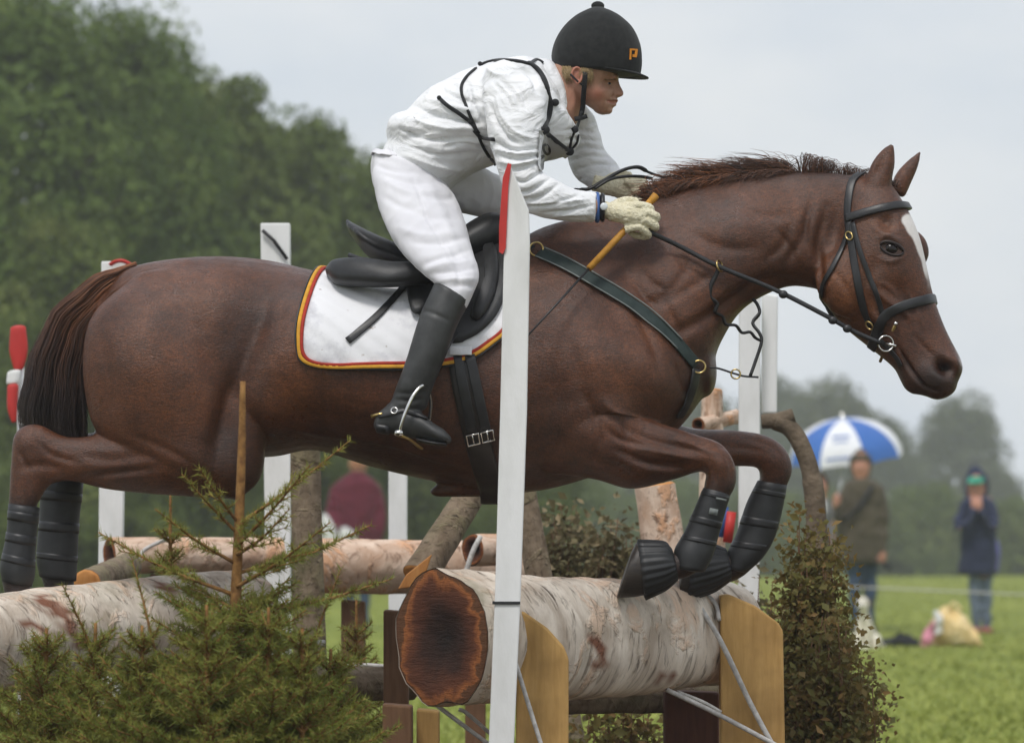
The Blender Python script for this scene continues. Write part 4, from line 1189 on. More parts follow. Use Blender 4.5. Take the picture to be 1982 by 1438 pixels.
set_co(tme, np.array([tuple(c) for c in cc]))
link_mesh('digits', tme, MATS['black_leather'], bib, smooth=False)

# gloved hands
def glove(dx, dy, y0, s, name='glove'):
    """fist with the thumb on top; s=-1 back of hand towards -Y"""
    g = lambda x, y, d: P(x + dx, y + dy, y0 + d * -s)
    mb = MB()
    mb.tube(curve([g(1160, 404, .01), g(1178, 408, .008), g(1200, 412, .006), g(1228, 418, .008), g(1244, 421, .012)], 4), [.022] * 5 + [.026] * 5 + [.030] * 7, 14, 1.0)
    for (kx, ky, fx, fy, L, rr) in ((1236, 398, 1258, 404, 1.0, .0105), (1246, 411, 1270, 420, 1.08, .0108), (1246, 426, 1268, 438, 1.0, .0104), (1236, 440, 1254, 454, .82, .0092)):
        mb.tube(curve([g(kx - 26, ky + 4, .0), g(kx, ky, -.006), g(fx, fy, .010), g(fx - 4, fy + 4, .032 * L), g(fx - 22, fy + 2, .046 * L), g(fx - 36, fy - 4, .036 * L)], 4), [rr * 1.15] * 9 + [rr] * 9 + [rr * .85] * 3, 10)
    mb.tube(curve([g(1184, 402, .012), g(1200, 392, .008), g(1216, 388, .012), g(1234, 390, .022)], 4), [.014, .0135, .013, .0125, .012, .012, .0115, .0115, .011, .0105, .010, .0098, .009], 10)
    me = fuse(mb, .0027, 2, .5, name)
    co, no = get_co(me), get_no(me)
    wv = np.array([mnoise.noise(Vector(c) * 190) for c in co])
    set_co(me, co + no * (wv * .0018)[:, None])
    return link_mesh(name, me, MATS['glove_knit'], rider)
glove(0, 0, -.195, -1)
glove(-12, -50, .135, 1)
# wristwatch
wt = MB().tube([P(1166, 402, -.19) + Vector((M(0) + .010 * 0, .031 * math.cos(a), .032 * math.sin(a))) for a in [2 * math.pi * i / 20 for i in range(20)]], .006, 8, loop=True).build('wristwatch', MATS['black_leather'], rider)
MB().ball(P(1169, 400, -.226), .010, .004, .010).build('dial', MATS['watch_face'], wt)
MB().tube([P(1156, 402, -.19) + Vector((0, .033 * math.cos(a), .034 * math.sin(a))) for a in [2 * math.pi * i / 20 for i in range(20)]], .0065, 8, loop=True).build('wristband', MATS['watch_blue'], rider)

# whip, held in the near hand
wh = thing('riding_whip', 'riding whip with orange handle and thin black shaft in the gloved hand', 'whip', P(1025, 645, -.37))
MB().tube([P(1262, 386, -.15), P(1215, 440, -.178), P(1140, 520, -.245)], .0088, 10).build('handle', MATS['whip_orange'], wh)
MB().tube([P(1258, 392, -.152), P(1264, 385, -.149), P(1270, 378, -.147)], [.009, .0105, .0105], 10).build('cap', MATS['whip_orange'], wh)
MB().tube([P(1139, 521, -.246), P(1080, 586, -.31), P(1010, 662, -.38)], [.0034, .003, .0022], 8).build('shaft', MATS['black_leather'], wh)
# ================================================================== the ground
def grass_mat():
    m, nt, b = new_mat('grass_ground', .9, .2)
    v = _vec(nt)
    a = _ramp(nt, _noise(nt, v, .35, 4), (.18, .22, .038), (.24, .27, .05))
    f = _ramp(nt, _noise(nt, v, 9, 5, .7), (.82, .84, .8), (1.1, 1.09, 1.08), .3, .7)
    nt.links.new(_mix(nt, 1, a, f, 'MULTIPLY'), b.inputs['Base Color'])
    nt.links.new(_bump(nt, _noise(nt, v, 25, 5, .7), .4, .03), b.inputs['Normal'])
    m2, nt, b = new_mat('grass_blade', .6, .3)
    v = _vec(nt)
    a = _ramp(nt, _noise(nt, v, 1.3, 4), (.20, .245, .040), (.27, .31, .06))
    nt.links.new(_mix(nt, _attr(nt, 'tone'), a, (.36, .37, .09)), b.inputs['Base Color'])
    mat('bounce_cut_brown', (.05, .034, .02), (.085, .058, .034), 3, .8, .3, bump=.8, bdist=.03, bscale=12)
grass_mat()
gv, gf = [], []
xs = np.concatenate([np.linspace(-150, -22, 9), np.linspace(-20, 20, 41), np.linspace(22, 150, 9)])
ys = np.concatenate([np.linspace(-60, -6, 8), np.linspace(-5, 90, 64), np.linspace(96, 300, 14)])
def ground_z(x, y):
    z = .05 * mnoise.noise(Vector((x * .25, y * .12, 0))) if y > 12 else 0.0
    if y > 60:
        z -= (y - 60) ** 2 / (y - 30) * .035           # the field rolls over a crest and falls away
    return z
for y in ys:
    for x in xs:
        gv.append((x, y, ground_z(x, y)))
nx = len(xs)
for j in range(len(ys) - 1):
    for i in range(nx - 1):
        gf.append((j * nx + i, j * nx + i + 1, (j + 1) * nx + i + 1, (j + 1) * nx + i))
ground = MB().add(gv, gf).build('ground', MATS['grass_ground'])
ground['kind'] = 'structure'
# unseen dark sheet added round the fence to cut the grass bounce
mv, mf = [], []
for i in range(25):
    for j in range(15):
        mv.append((-7 + i * .58 + .25 * mnoise.noise(Vector((i * .7, j * .9, 1))), -8.5 + j * .93 + .3 * mnoise.noise(Vector((i * .7, j * .9, 4))), .006 + .004 * mnoise.noise(Vector((i, j, 2)))))
mf = [(i * 15 + j, (i + 1) * 15 + j, (i + 1) * 15 + j + 1, i * 15 + j + 1) for i in range(24) for j in range(14)]
me_ = MB().add(mv, mf).build('bounce_cut_sheet', MATS['bounce_cut_brown'], None, True, 'structure')
# grass blades over the field seen between 18 and 75 m
gr = np.random.RandomState(5)
cnt = 70000
dd = 1 / gr.uniform(1 / 80., 1 / 19., cnt)          # denser towards the camera
gy = dd - 10.0
gx = gr.uniform(-1, 1, cnt) * dd * .155 + 0
keep = (gx > dd * -.03) | (gr.rand(cnt) < .35)
gx, gy, dd = gx[keep], gy[keep], dd[keep]; cnt = len(gx)
h = gr.uniform(.012, .032, cnt) * (1 + dd * .006); w = gr.uniform(.006, .014, cnt) * (1 + dd * .02); an = gr.uniform(0, 6.28, cnt); le = gr.uniform(-.04, .04, (cnt, 2))
gz = np.array([ground_z(x, y) for x, y in zip(gx, gy)])
A = np.stack([gx - np.cos(an) * w, gy - np.sin(an) * w, gz - .01], 1); B = np.stack([gx + np.cos(an) * w, gy + np.sin(an) * w, gz - .01], 1)
C = np.stack([gx + le[:, 0], gy + le[:, 1], gz + h], 1)
me = bpy.data.meshes.new('grass'); me.from_pydata(np.stack([A, B, C], 1).reshape(-1, 3).tolist(), [], np.arange(cnt * 3).reshape(-1, 3).tolist()); me.update()
set_attr(me, 'tone', np.repeat(gr.rand(cnt) ** 2 * .6, 3))
go = link_mesh('grass', me, MATS['grass_blade'], None, 'stuff', False)
go['label'] = 'short green grass of the open field'; go['category'] = 'grass'

# ================================================================== the log fence
def bark_mat(name, c_dark, c_mid, c_pale, ring=7.0, c_peel=(.72, .52, .38)):
    """bark: rings run round the log (attribute 'along'), scars and lichen"""
    m, nt, b = new_mat(name, .85, .2)
    v = _vec(nt)
    cmb = nt.nodes.new('ShaderNodeCombineXYZ')
    nt.links.new(_attr(nt, 'along'), cmb.inputs[0]); nt.links.new(_attr(nt, 'round'), cmb.inputs[1])
    mp = nt.nodes.new('ShaderNodeMapping'); mp.inputs['Scale'].default_value = (ring, .45, 1); nt.links.new(cmb.outputs[0], mp.inputs['Vector'])
    r1 = _noise(nt, mp.outputs[0], 1.6, 5, .6, .5)
    mp2 = nt.nodes.new('ShaderNodeMapping'); mp2.inputs['Scale'].default_value = (ring * 4.5, .9, 1); nt.links.new(cmb.outputs[0], mp2.inputs['Vector'])
    r2 = _noise(nt, mp2.outputs[0], 1.5, 5, .65, .5)
    pat = _noise(nt, v, 7, 5, .6)
    c = _ramp(nt, r1, c_mid, c_pale, .36, .60)
    peel = _ramp(nt, _noise(nt, v, 5.5, 5, .65, .8), (0, 0, 0), (.85, .85, .85), .52, .60)
    c = _mix(nt, peel, c, c_peel)
    c = _mix(nt, _ramp(nt, r2, (0, 0, 0), (.95, .95, .95), .54, .70), c, c_dark)
    c = _mix(nt, _ramp(nt, pat, (0, 0, 0), (.55, .55, .55), .56, .72), c, tuple(x * .7 for x in c_mid))
    c = _mix(nt, _ramp(nt, _noise(nt, v, 4, 4), (0, 0, 0), (.5, .5, .5), .58, .72), c, (.11, .115, .05))
    c = _mix(nt, _attr(nt, 'scar'), c, (.20, .085, .05))
    nt.links.new(c, b.inputs['Base Color'])
    h = _mix(nt, .4, _mix(nt, .5, r1, r2), peel)
    nt.links.new(_bump(nt, h, .9, .014), b.inputs['Normal'])
    return m
bark_mat('bark_silver', (.085, .06, .042), (.46, .375, .295), (.78, .69, .585), 6)
bark_mat('bark_pink', (.17, .095, .06), (.50, .33, .23), (.74, .58, .46), 4, (.66, .36, .20))
bark_mat('bark_rough', (.05, .036, .025), (.14, .10, .065), (.26, .20, .14), 9, (.24, .20, .12))
def endgrain():
    m, nt, b = new_mat('log_end', .7, .3)
    r_ = _attr(nt, 'radial'); v = _vec(nt)
    nz = _noise(nt, v, 8, 7, .72, .6)
    add = nt.nodes.new('ShaderNodeMath'); add.operation = 'MULTIPLY_ADD'
    nt.links.new(nz, add.inputs[0]); add.inputs[1].default_value = .95; nt.links.new(r_, add.inputs[2])
    cr = nt.nodes.new('ShaderNodeValToRGB'); e = cr.color_ramp.elements
    e[0].position = .34; e[0].color = (.014, .008, .006, 1)
    e[1].position = 1.22; e[1].color = (.12, .05, .02, 1)
    cr.color_ramp.elements.new(.62).color = (.040, .016, .009, 1)
    cr.color_ramp.elements.new(.86).color = (.115, .036, .015, 1)
    cr.color_ramp.elements.new(1.02 if False else .97).color = (.34, .115, .032, 1)
    e[-1].position = 1.0
    mu = nt.nodes.new('ShaderNodeMath'); mu.operation = 'MULTIPLY'; mu.inputs[1].default_value = .70
    nt.links.new(add.outputs[0], mu.inputs[0]); nt.links.new(mu.outputs[0], cr.inputs[0])
    sn = nt.nodes.new('ShaderNodeMath'); sn.operation = 'SINE'
    mm = nt.nodes.new('ShaderNodeMath'); mm.operation = 'MULTIPLY'; mm.inputs[1].default_value = 75
    nt.links.new(add.outputs[0], mm.inputs[0]); nt.links.new(mm.outputs[0], sn.inputs[0])
    nt.links.new(cr.outputs[0], b.inputs['Base Color'])
    nt.links.new(_bump(nt, _noise(nt, _vec(nt, (1, 1, 4)), 22, 8, .75), .9, .012), b.inputs['Normal'])
endgrain()
def wood(name, c0, c1, scale=6, stretch=(9, 9, 1), rough=.75):
    m, nt, b = new_mat(name, rough, .25)
    v = _vec(nt, stretch)
    g = _noise(nt, v, scale, 6, .6, .3)
    c = _ramp(nt, g, c0, c1, .3, .7)
    st = _ramp(nt, _noise(nt, _vec(nt), 5, 4), (1, 1, 1), (.62, .6, .58), .5, .75)
    nt.links.new(_mix(nt, 1, c, st, 'MULTIPLY'), b.inputs['Base Color'])
    nt.links.new(_bump(nt, g, .4, .004), b.inputs['Normal'])
    return m
wood('sawn_tan', (.42, .245, .080), (.56, .345, .125))
wood('sawn_orange', (.50, .20, .055), (.62, .30, .10))
wood('stake_brown', (.12, .06, .03), (.20, .11, .06))
wood('stake_red', (.07, .028, .018), (.12, .05, .03))
mat('white_paint', (.80, .80, .79), (.60, .60, .57), 11, .55, .35, bump=.4, bdist=.003, bscale=60, stretch=(1, 1, .35), p0=.45, p1=.85, detail=8)
mat('red_paint', (.55, .035, .03), (.46, .03, .025), 14, .5, .4, bump=.15)
mat('branch_bark', (.20, .155, .11), (.11, .085, .06), 14, .9, .15, bump=.7, bdist=.012, bscale=40)
mat('rope_white', (.62, .60, .57), (.42, .40, .38), 60, .8, .2, bump=.6, bdist=.002, bscale=160)
mat('black_tape', (.02, .02, .022), None, 40, .5, .4)

def log(name, label, a, b, r0, r1, m, cat='log', seed=1, cut0='log_end', cut1='sawn_orange', group=None, n=44, rough=1.0, oval=(1, 1), knots=(), parent=None, seg=46, scars=(), flare=0.0):
    """log from a to b: irregular round, bark rings, cut faces as parts"""
    a, b = Vector(a), Vector(b); ax = (b - a); L = ax.length; ax.normalize()
    sd = Vector((0, 0, 1)) if abs(ax.z) < .9 else Vector((0, -1, 0))
    v = (sd - ax * sd.dot(ax)).normalized(); w = ax.cross(v)
    rs, al, ro = [], [], []
    so = Vector((seed * 7.3, seed * 3.1, 0))
    def rad(t, q):
        r_ = r0 + (r1 - r0) * t
        d = Vector((math.cos(q), math.sin(q), 0))
        r_ *= 1 + rough * (.085 * mnoise.noise(so + d * 1.1 + Vector((0, 0, t * L * 1.2))) + .034 * mnoise.noise(so + d * 3 + Vector((0, 0, t * L * 5))) + .010 * math.sin(t * L * 55 + 3 * mnoise.noise(so + d)))
        r_ *= 1 + flare * math.exp(-t * L / .25) * (.16 * mnoise.noise(so + d * 1.6 + Vector((3, 3, 0))) + .05 * mnoise.noise(so + d * 5))
        for (kt, kq, kr, ka) in knots:
            dq = (q - kq + math.pi) % (2 * math.pi) - math.pi
            r_ += ka * math.exp(-((t - kt) * L / kr) ** 2 - (dq * r0 / kr) ** 2)
        return r_
    for i in range(seg + 1):
        t = i / seg; c = a + ax * (L * t) + (v * mnoise.noise(so + Vector((0, 5, t * L * .8))) + w * mnoise.noise(so + Vector((9, 5, t * L * .8)))) * r0 * .12 * rough
        ring = []
        for j in range(n):
            q = 2 * math.pi * j / n; r_ = rad(t, q)
            ring.append(c + v * (math.cos(q) * r_ * oval[0]) + w * (math.sin(q) * r_ * oval[1])); al.append(t * L); ro.append(abs(math.sin(q / 2)) * 3)
        rs.append(ring)
    mb = MB(); mb.rings(rs, False, False)
    me = mb.mesh(name); set_attr(me, 'along', al); set_attr(me, 'round', ro)
    if scars:
        cc = get_co(me); qx, qy = project(cc); sc_ = np.zeros(len(cc))
        for (pts_, wd_) in scars:
            d_, _p = seg_dist(qx, qy, pts_); sc_ = np.maximum(sc_, sstep(wd_, wd_ * .4, d_ + 5 * np.sin(qx * .31 + qy * .17)))
        set_attr(me, 'scar', sc_)
    t = parent or thing(name, label, cat, (a.x, a.y, min(a.z, b.z) - r0), group)
    link_mesh('bark', me, m, t)
    for ring, sg, mm in ((rs[0], -1, cut0), (rs[-1], 1, cut1)):
        if mm is None:
            continue
        c = sum(ring, Vector()) / n; vs, rd, fs = [], [], []
        K = 9
        for k in range(K + 1):
            f = 1 - k / K
            for j, p in enumerate(ring):
                q = c + (p - c) * f * (.985 if k == 0 else 1)
                q += ax * sg * (.004 * (k > 0) + .004 * mnoise.noise(q * 30) * (k > 0) - (0.03 * math.exp(-(f / .45) ** 2) if mm == 'log_end' else 0))
                vs.append(q); rd.append(f)
        for k in range(K):
            for j in range(n):
                x0, x1 = k * n + j, k * n + (j + 1) % n
                fs.append((x0, x1, x1 + n, x0 + n) if sg > 0 else (x1, x0, x0 + n, x1 + n))
        me = MB().add(vs, fs).mesh('cut_face'); set_attr(me, 'radial', rd)
        link_mesh('cut_face', me, MATS[mm], t)
    return t
def beam(name, label, cat, outline, y, depth, m, yaw=0.0, parent=None, group=None, bev=.006):
    """board with a traced outline on the plane y, extruded, with bevelled edges; outline goes down to the ground"""
    c = sum((P(a, b, y) for a, b in outline), Vector()) / len(outline)
    bm = bmesh.new()
    vs = [bm.verts.new(P(a, b, y)) for a, b in outline]
    f = bm.faces.new(vs)
    ex = bmesh.ops.extrude_face_region(bm, geom=[f])
    bmesh.ops.translate(bm, vec=(0, depth, 0), verts=[g for g in ex['geom'] if isinstance(g, bmesh.types.BMVert)])
    bmesh.ops.recalc_face_normals(bm, faces=bm.faces)
    bmesh.ops.rotate(bm, cent=c, matrix=Matrix.Rotation(yaw, 3, 'Z'), verts=bm.verts)
    if bev:
        bmesh.ops.bevel(bm, geom=bm.edges[:], offset=bev, segments=2, affect='EDGES', profile=.5)
    me = bpy.data.meshes.new(name); bm.to_mesh(me); bm.free()
    o = link_mesh(name, me, m, parent, smooth=False)
    if parent is None:
        tag(o, label, cat, group)
    return o
def gz_px(y):
    """pixel row of the ground at depth y"""
    return HOR + FPX * CAM.z / (y - CAM.y) + 0
def rope(name, label, pts, r_=.0055, group='white ropes lashing the fence'):
    o = MB().tube(curve(pts, 6), r_, 8).build(name, MATS['rope_white'])
    return tag(o, label, 'rope', group)
# front log, cut end towards the camera
log('birch_log', 'thick silver barked log with dark hollow orange rimmed cut end facing out', P(855, 1236, -.56), P(1412, 1232, .44), .160, .134, MATS['bark_silver'], seed=2,
    oval=(1.06, .92), knots=((.62, 4.9, .05, .02), (.60, 4.6, .03, -.02), (.25, 2.0, .08, .02)), cut0='log_end', flare=.75, scars=(([(1150, 1235), (1165, 1260), (1160, 1285)], 14), ([(1275, 1315), (1300, 1308)], 9)))
log('birch_log', 'grey barked log with red scar lying behind the bushy spruce', P(-120, 1252, -.58), P(480, 1184, .42), .128, .112, MATS['bark_silver'], seed=5, knots=((.38, 5.2, .06, .012), (.30, 4.6, .05, -.015)), cut0='sawn_orange', scars=(([(80, 1160), (130, 1195), (150, 1245)], 16), ([(50, 1205), (100, 1225)], 9), ([(300, 1130), (340, 1145)], 10)))
# rear rails
log('rear_log', 'pale pink barked log rail between the brown stump and the leaning branch', P(600, 1094, 2.0), P(1010, 1092, 2.25), .088, .082, MATS['bark_pink'], seed=8, cut0='sawn_orange')
log('rear_log', 'short pale barked log rail seen under the hind legs', P(212, 1078, 2.1), P(540, 1072, 2.35), .058, .055, MATS['bark_pink'], seed=9)
log('rear_log', 'short cut log with orange end resting on the grey log', P(168, 1130, 1.0), P(250, 1095, 1.6), .042, .04, MATS['bark_rough'], seed=10, cut0='sawn_orange')
# leaning branch and uprights behind
log('leaning_branch', 'brown leaning branch with bright orange cut foot behind the big log', P(812, 1116, .9), P(930, 930, 1.1), .052, .040, MATS['bark_rough'], seed=11, cut0='sawn_orange', cat='branch')
beam('cut_chip', 'orange wood chip face split from the leaning branch', 'branch', [(770, 1140), (786, 1112), (836, 1072), (826, 1104), (800, 1136)], .80, .03, MATS['sawn_orange'], bev=.003)
log('upright_log', 'slim grey upright log just behind the white striding post', P(1150, gz_px(1.6), 1.6), P(1014, 950, 1.6), .062, .036, MATS['bark_rough'], seed=12, cat='log')
log('upright_log', 'mossy brown upright stump beside the maroon jacket', P(612, gz_px(1.4), 1.4), P(590, 868, 1.4), .056, .044, MATS['bark_rough'], seed=13, cat='log')
log('upright_log', 'thick pink upright log with orange cut top behind the bent foreleg', P(1380, gz_px(1.8), 1.8), P(1268, 940, 1.8), .09, .064, MATS['bark_pink'], seed=14, cut1='sawn_orange', cat='log')
log('upright_log', 'cream upright stump with sawn orange top under the breastplate', P(1378, gz_px(2.4), 2.4), P(1376, 755, 2.4), .070, .034, MATS['bark_pink'], seed=15, cut1='sawn_orange', cat='log')
log('cross_log', 'small cream log end beside the sawn stump and white post', P(1352, 822, 2.3), P(1424, 806, 2.5), .024, .024, MATS['bark_pink'], seed=16, cat='log')
log('rear_log', 'short knotty log piece against the white striding post', P(915, 1064, 1.8), P(985, 1062, 1.9), .05, .05, MATS['bark_pink'], seed=17, knots=((.4, 4.7, .02, .015),))
# bent branch by the umbrella
t = thing('bent_branch', 'bent brown branch with sawn top stub in front of the blue umbrella', 'branch', P(1580, 1060, 1.5))
mb = MB().tube(curve([P(1600, gz_px(1.5), 1.5), P(1592, 1300, 1.5), P(1580, 1010, 1.5), P(1570, 920, 1.5), P(1550, 860, 1.5), P(1528, 828, 1.5), P(1500, 815, 1.5)], 6), [.036] * 12 + [.031] * 6 + [.027] * 19, 14)
me = mb.mesh('branch'); nv = len(me.vertices); set_attr(me, 'along', np.arange(nv) / 14 * .005); set_attr(me, 'round', np.zeros(nv)); link_mesh('branch', me, MATS['branch_bark'], t)
mb = MB().tube([P(1474, 816, 1.5), P(1505, 814, 1.5), P(1536, 804, 1.5)], [.022, .024, .022], 12); me = mb.mesh('stub'); nv = len(me.vertices)
set_attr(me, 'along', np.arange(nv) * .01); set_attr(me, 'round', np.zeros(nv)); link_mesh('stub', me, MATS['branch_bark'], t)
# lower rails
log('low_rail', 'thin knobbly rail log below the big log beside the spruce', P(440, 1326, .55), P(800, 1318, .7), .044, .046, MATS['bark_rough'], seed=21, rough=2.2)
log('low_rail', 'thin knobbly rail log below the big log between tan boards', P(1080, 1352, .5), P(1420, 1352, .7), .040, .038, MATS['bark_rough'], seed=22, rough=2.2)
# sawn supports
gb = 1960
beam('support_board', 'tan sawn support board with sloped top beside the white post', 'board', [(998, gb), (999, 1188), (1012, 1182), (1060, 1216), (1092, 1252), (1101, 1275), (1099, gb)], -.52, .07, MATS['sawn_tan'], group='sawn support boards')
beam('support_board', 'tan sawn support board with sloped top at the far end of the big log', 'board', [(1398, gb), (1394, 1152), (1412, 1150), (1462, 1172), (1508, 1206), (1516, 1222), (1528, gb)], .17, .09, MATS['sawn_tan'], group='sawn support boards')
for (x0, x1, tp, y, mm, lb) in ((740, 798, 1362, .1, 'stake_brown', 'brown sawn stake below the dark cut log end'), (806, 850, 1372, .2, 'sawn_tan', 'narrow pale stake below the dark cut log end'),
                         (1286, 1392, 1336, .45, 'stake_red', 'dark red square stake behind the tan board'), (742, 790, 1180, .35, 'stake_brown', 'brown stake hidden behind the dark cut log end'), (470, 520, 1290, .66, 'stake_brown', 'brown stake carrying the thin rail behind the bushy spruce'),
                         (660, 706, 1160, 2.05, 'stake_brown', 'brown stake under the pink log near the stump'), (900, 940, 1150, 2.15, 'stake_brown', 'brown stake under the pink log near the leaning branch'), (290, 330, 1110, 2.15, 'stake_brown', 'brown stake under the short pale log rail'), (40, 110, 1330, -.42, 'stake_brown', 'brown stake carrying the grey log by the corner spruce'), (330, 400, 1290, .2, 'stake_brown', 'brown stake carrying the grey log by the bushy spruce')):
    beam('stake', lb, 'stake', [(x0, gz_px(y)), (x0, tp), (x1, tp + 4), (x1, gz_px(y))], y, .09, MATS[mm])
# ropes
rope('rope', 'white rope slanting down beside the tan board at the white post', [P(998, 1282, -.60), P(1022, 1360, -.60), P(1060, 1480, -.60)])
rope('rope', 'white rope slanting down over the far tan board', [P(1338, 1150, .16), P(1392, 1235, .13), P(1452, 1360, .14), P(1500, 1450, .14)], .0075)
rope('rope', 'second white rope beside the one over the far tan board', [P(1362, 1146, .2), P(1385, 1168, .19), P(1392, 1200, .16)], .006)
rope('rope', 'white rope running low from the big log to the far board foot', [P(1290, 1334, .1), P(1390, 1382, .12), P(1510, 1446, .12)], .0065)
rope('rope', 'thin grey rope above the low white rope', [P(1310, 1338, .14), P(1360, 1358, .14), P(1396, 1378, .14)], .005)
rope('rope', 'white rope slanting down under the dark cut log end', [P(842, 1362, -.44), P(890, 1398, -.44), P(960, 1450, -.44)], .0055)
rope('rope', 'frayed grey rope under the dark cut log end', [P(888, 1372, -.3), P(904, 1380, -.3), P(950, 1420, -.3)], .005)
rope('rope', 'white rope over the short pale log rail', [P(330, 1040, 1.98), P(282, 1062, 1.97), P(268, 1085, 1.96), P(256, 1130, 1.96)], .006)
rope('rope', 'white rope around the pink log beside the leaning branch', [P(930, 1038, 1.70), P(914, 1070, 1.68), P(898, 1120, 1.68)], .008)
rope('rope', 'white pole laid behind the spruce boughs', [P(490, 1262, .3), P(560, 1248, .3), P(628, 1244, .35)], .009)
rope('rope', 'pale line behind the spruce under the pink log', [P(612, 1290, 1.0), P(690, 1286, 1.0), P(756, 1290, 1.0)], .006)
rope('rope', 'pale rope lying over the top of the big log', [P(880, 1118, -.42), P(920, 1128, -.44), P(960, 1142, -.5), P(985, 1165, -.55)], .008)
# ---- white flag posts
def post(label, x0, x1, top, bot, y, xb0=None, xb1=None, d=.05, group='white posts marking the fence', slope=0):
    xb0 = x0 if xb0 is None else xb0; xb1 = x1 if xb1 is None else xb1
    t = thing('flag_post', label, 'post', P((xb0 + xb1) / 2, bot, y), group)
    beam('post', None, None, [(xb0, bot), (x0, top + slope), (x1, top), (xb1, bot)], y, d, MATS['white_paint'], parent=t, bev=.004)
    return t
fp = thing('flag_post', 'tall white square post with red painted side in front of the horse', 'post', P(960, 1990, -.72), 'white posts marking the fence')
y0 = -.72
beam('post', None, None, [(922, 2050), (946, 1438), (958, 1150), (968, 800), (975, 500), (984, 330), (988, 320), (1024, 408), (1026, 470), (1020, 800), (1008, 1150), (995, 1438), (972, 2050)], y0, .045, MATS['white_paint'], parent=fp, bev=.004)
# red painted left side: a board fixed to the post's side
MB().add([P(966, 488, y0 - .004), P(966, 440, y0 - .004), P(973, 345, y0 - .004), P(983, 316, y0 - .004), P(990, 318, y0 - .006), P(984, 360, y0 - .006), P(979, 480, y0 - .006), P(973, 492, y0 - .006),
          P(966, 488, y0 + .04), P(966, 440, y0 + .04), P(973, 345, y0 + .04), P(983, 316, y0 + .04), P(990, 318, y0 + .04), P(984, 360, y0 + .04), P(979, 480, y0 + .04), P(973, 492, y0 + .04)],
         [(0, 7, 6, 1), (1, 6, 5, 2), (2, 5, 4, 3), (8, 9, 14, 15), (9, 10, 13, 14), (10, 11, 12, 13)] + [(i, (i + 1) % 8, 8 + (i + 1) % 8, 8 + i) for i in range(8)]).build('red_board', MATS['red_paint'], fp, smooth=False)
mbt = MB().box(P(980, 1166, y0 + .022), M(54, y0), .052, .007); mbt.build('black_band', MATS['black_tape'], fp, smooth=False)
p2 = post('white post with black diagonal line rising behind the horse\'s croup', 504, 561, 432, gz_px(2.6), 2.6, 522, 563)
MB().tube([P(508, 446, 2.585), P(530, 466, 2.585), P(556, 502, 2.585)], .006, 8).build('diagonal_line', MATS['black_tape'], p2)
p3 = post('white post with red flag top behind the horse\'s tail', 196, 246, 506, gz_px(2.4), 2.4, 184, 226)
MB().tube(curve([P(214, 512, 2.38), P(226, 506, 2.37), P(240, 506, 2.37), P(258, 516, 2.37)], 5), .011, 8, .6).build('red_flag', MATS['red_paint'], p3)
post('white post standing beside the maroon jacket', 752, 788, 880, gz_px(3.2), 3.2, 752, 786)
p5 = post('wide white post under the horse\'s throat', 1432, 1472, 566, gz_px(2.2), 2.2, 1428, 1468)
beam('back_board', None, None, [(1475, 800), (1475, 566), (1506, 572), (1504, 800)], 2.27, .03, MATS['white_paint'], parent=p5)
# red and white tail-side marker flags at the far left
p6 = thing('marker_flag', 'red and white marker flag on a thin pole beside the horse\'s tail', 'flag', P(34, gz_px(3.0), 3.0))
MB().tube([P(40, gz_px(3.0), 3.0), P(40, 640, 3.0)], .012, 10).build('pole', MATS['white_paint'], p6)
MB().loft([(20, 636, 50, 634, .012, 2.98), (18, 680, 54, 678, .014, 2.98), (26, 712, 46, 712, .012, 2.98)], 18, 5, .8, .6).build('flag', MATS['red_paint'], p6)
MB().loft([(14, 722, 40, 718, .012, 2.97), (12, 742, 38, 740, .014, 2.97)], 18, 4, .6, .4).build('white_disc', MATS['white_paint'], p6)
MB().loft([(14, 748, 36, 746, .012, 2.96), (14, 790, 34, 790, .014, 2.96), (22, 816, 32, 814, .01, 2.96)], 18, 5, .6, .6).build('flag', MATS['red_paint'], p6)
MB().box(P(1412, 1020, 2.3), .03, .012, .10, Matrix.Rotation(R(8), 3, 'Y')).build('flag', MATS['red_paint'], p5)
MB().box(P(1400, 1010, 2.32), .022, .012, .10, Matrix.Rotation(R(8), 3, 'Y')).build('flag_edge', MATS['watch_blue'], p5)
# ================================================================== trees, hedge, shrubs, spruce
def leaf_mat(name, c0, c1, warm, sss=.15, scale=.5):
    m, nt, b = new_mat(name, .6, .25)
    v = _vec(nt)
    a = _ramp(nt, _noise(nt, v, scale, 3), c0, c1)
    nt.links.new(_mix(nt, _attr(nt, 'tone'), a, warm), b.inputs['Base Color'])
    tr = nt.nodes.new('ShaderNodeBsdfTranslucent'); nt.links.new(_mix(nt, .5, a, warm), tr.inputs['Color'])
    mx = nt.nodes.new('ShaderNodeMixShader'); mx.inputs[0].default_value = sss
    nt.links.new(b.outputs[0], mx.inputs[1]); nt.links.new(tr.outputs[0], mx.inputs[2])
    nt.links.new(mx.outputs[0], nt.nodes['Material Output'].inputs['Surface'])
    return m
leaf_mat('leaf_oak', (.062, .108, .018), (.108, .165, .028), (.17, .22, .042))
leaf_mat('leaf_ash', (.075, .112, .020), (.120, .165, .032), (.18, .21, .05))
leaf_mat('leaf_far', (.045, .062, .026), (.070, .090, .036), (.11, .12, .05))
leaf_mat('leaf_shrub', (.105, .110, .028), (.18, .165, .046), (.30, .16, .058), .3, 14)
leaf_mat('leaf_shrub_pale', (.075, .070, .030), (.13, .11, .045), (.34, .26, .15), .2, 14)
leaf_mat('spruce_needle', (.105, .158, .025), (.180, .220, .040), (.34, .30, .065), .25, 7)
mat('tree_bark', (.045, .036, .028), (.08, .066, .05), 12, .9, .1, bump=.6, bdist=.03)
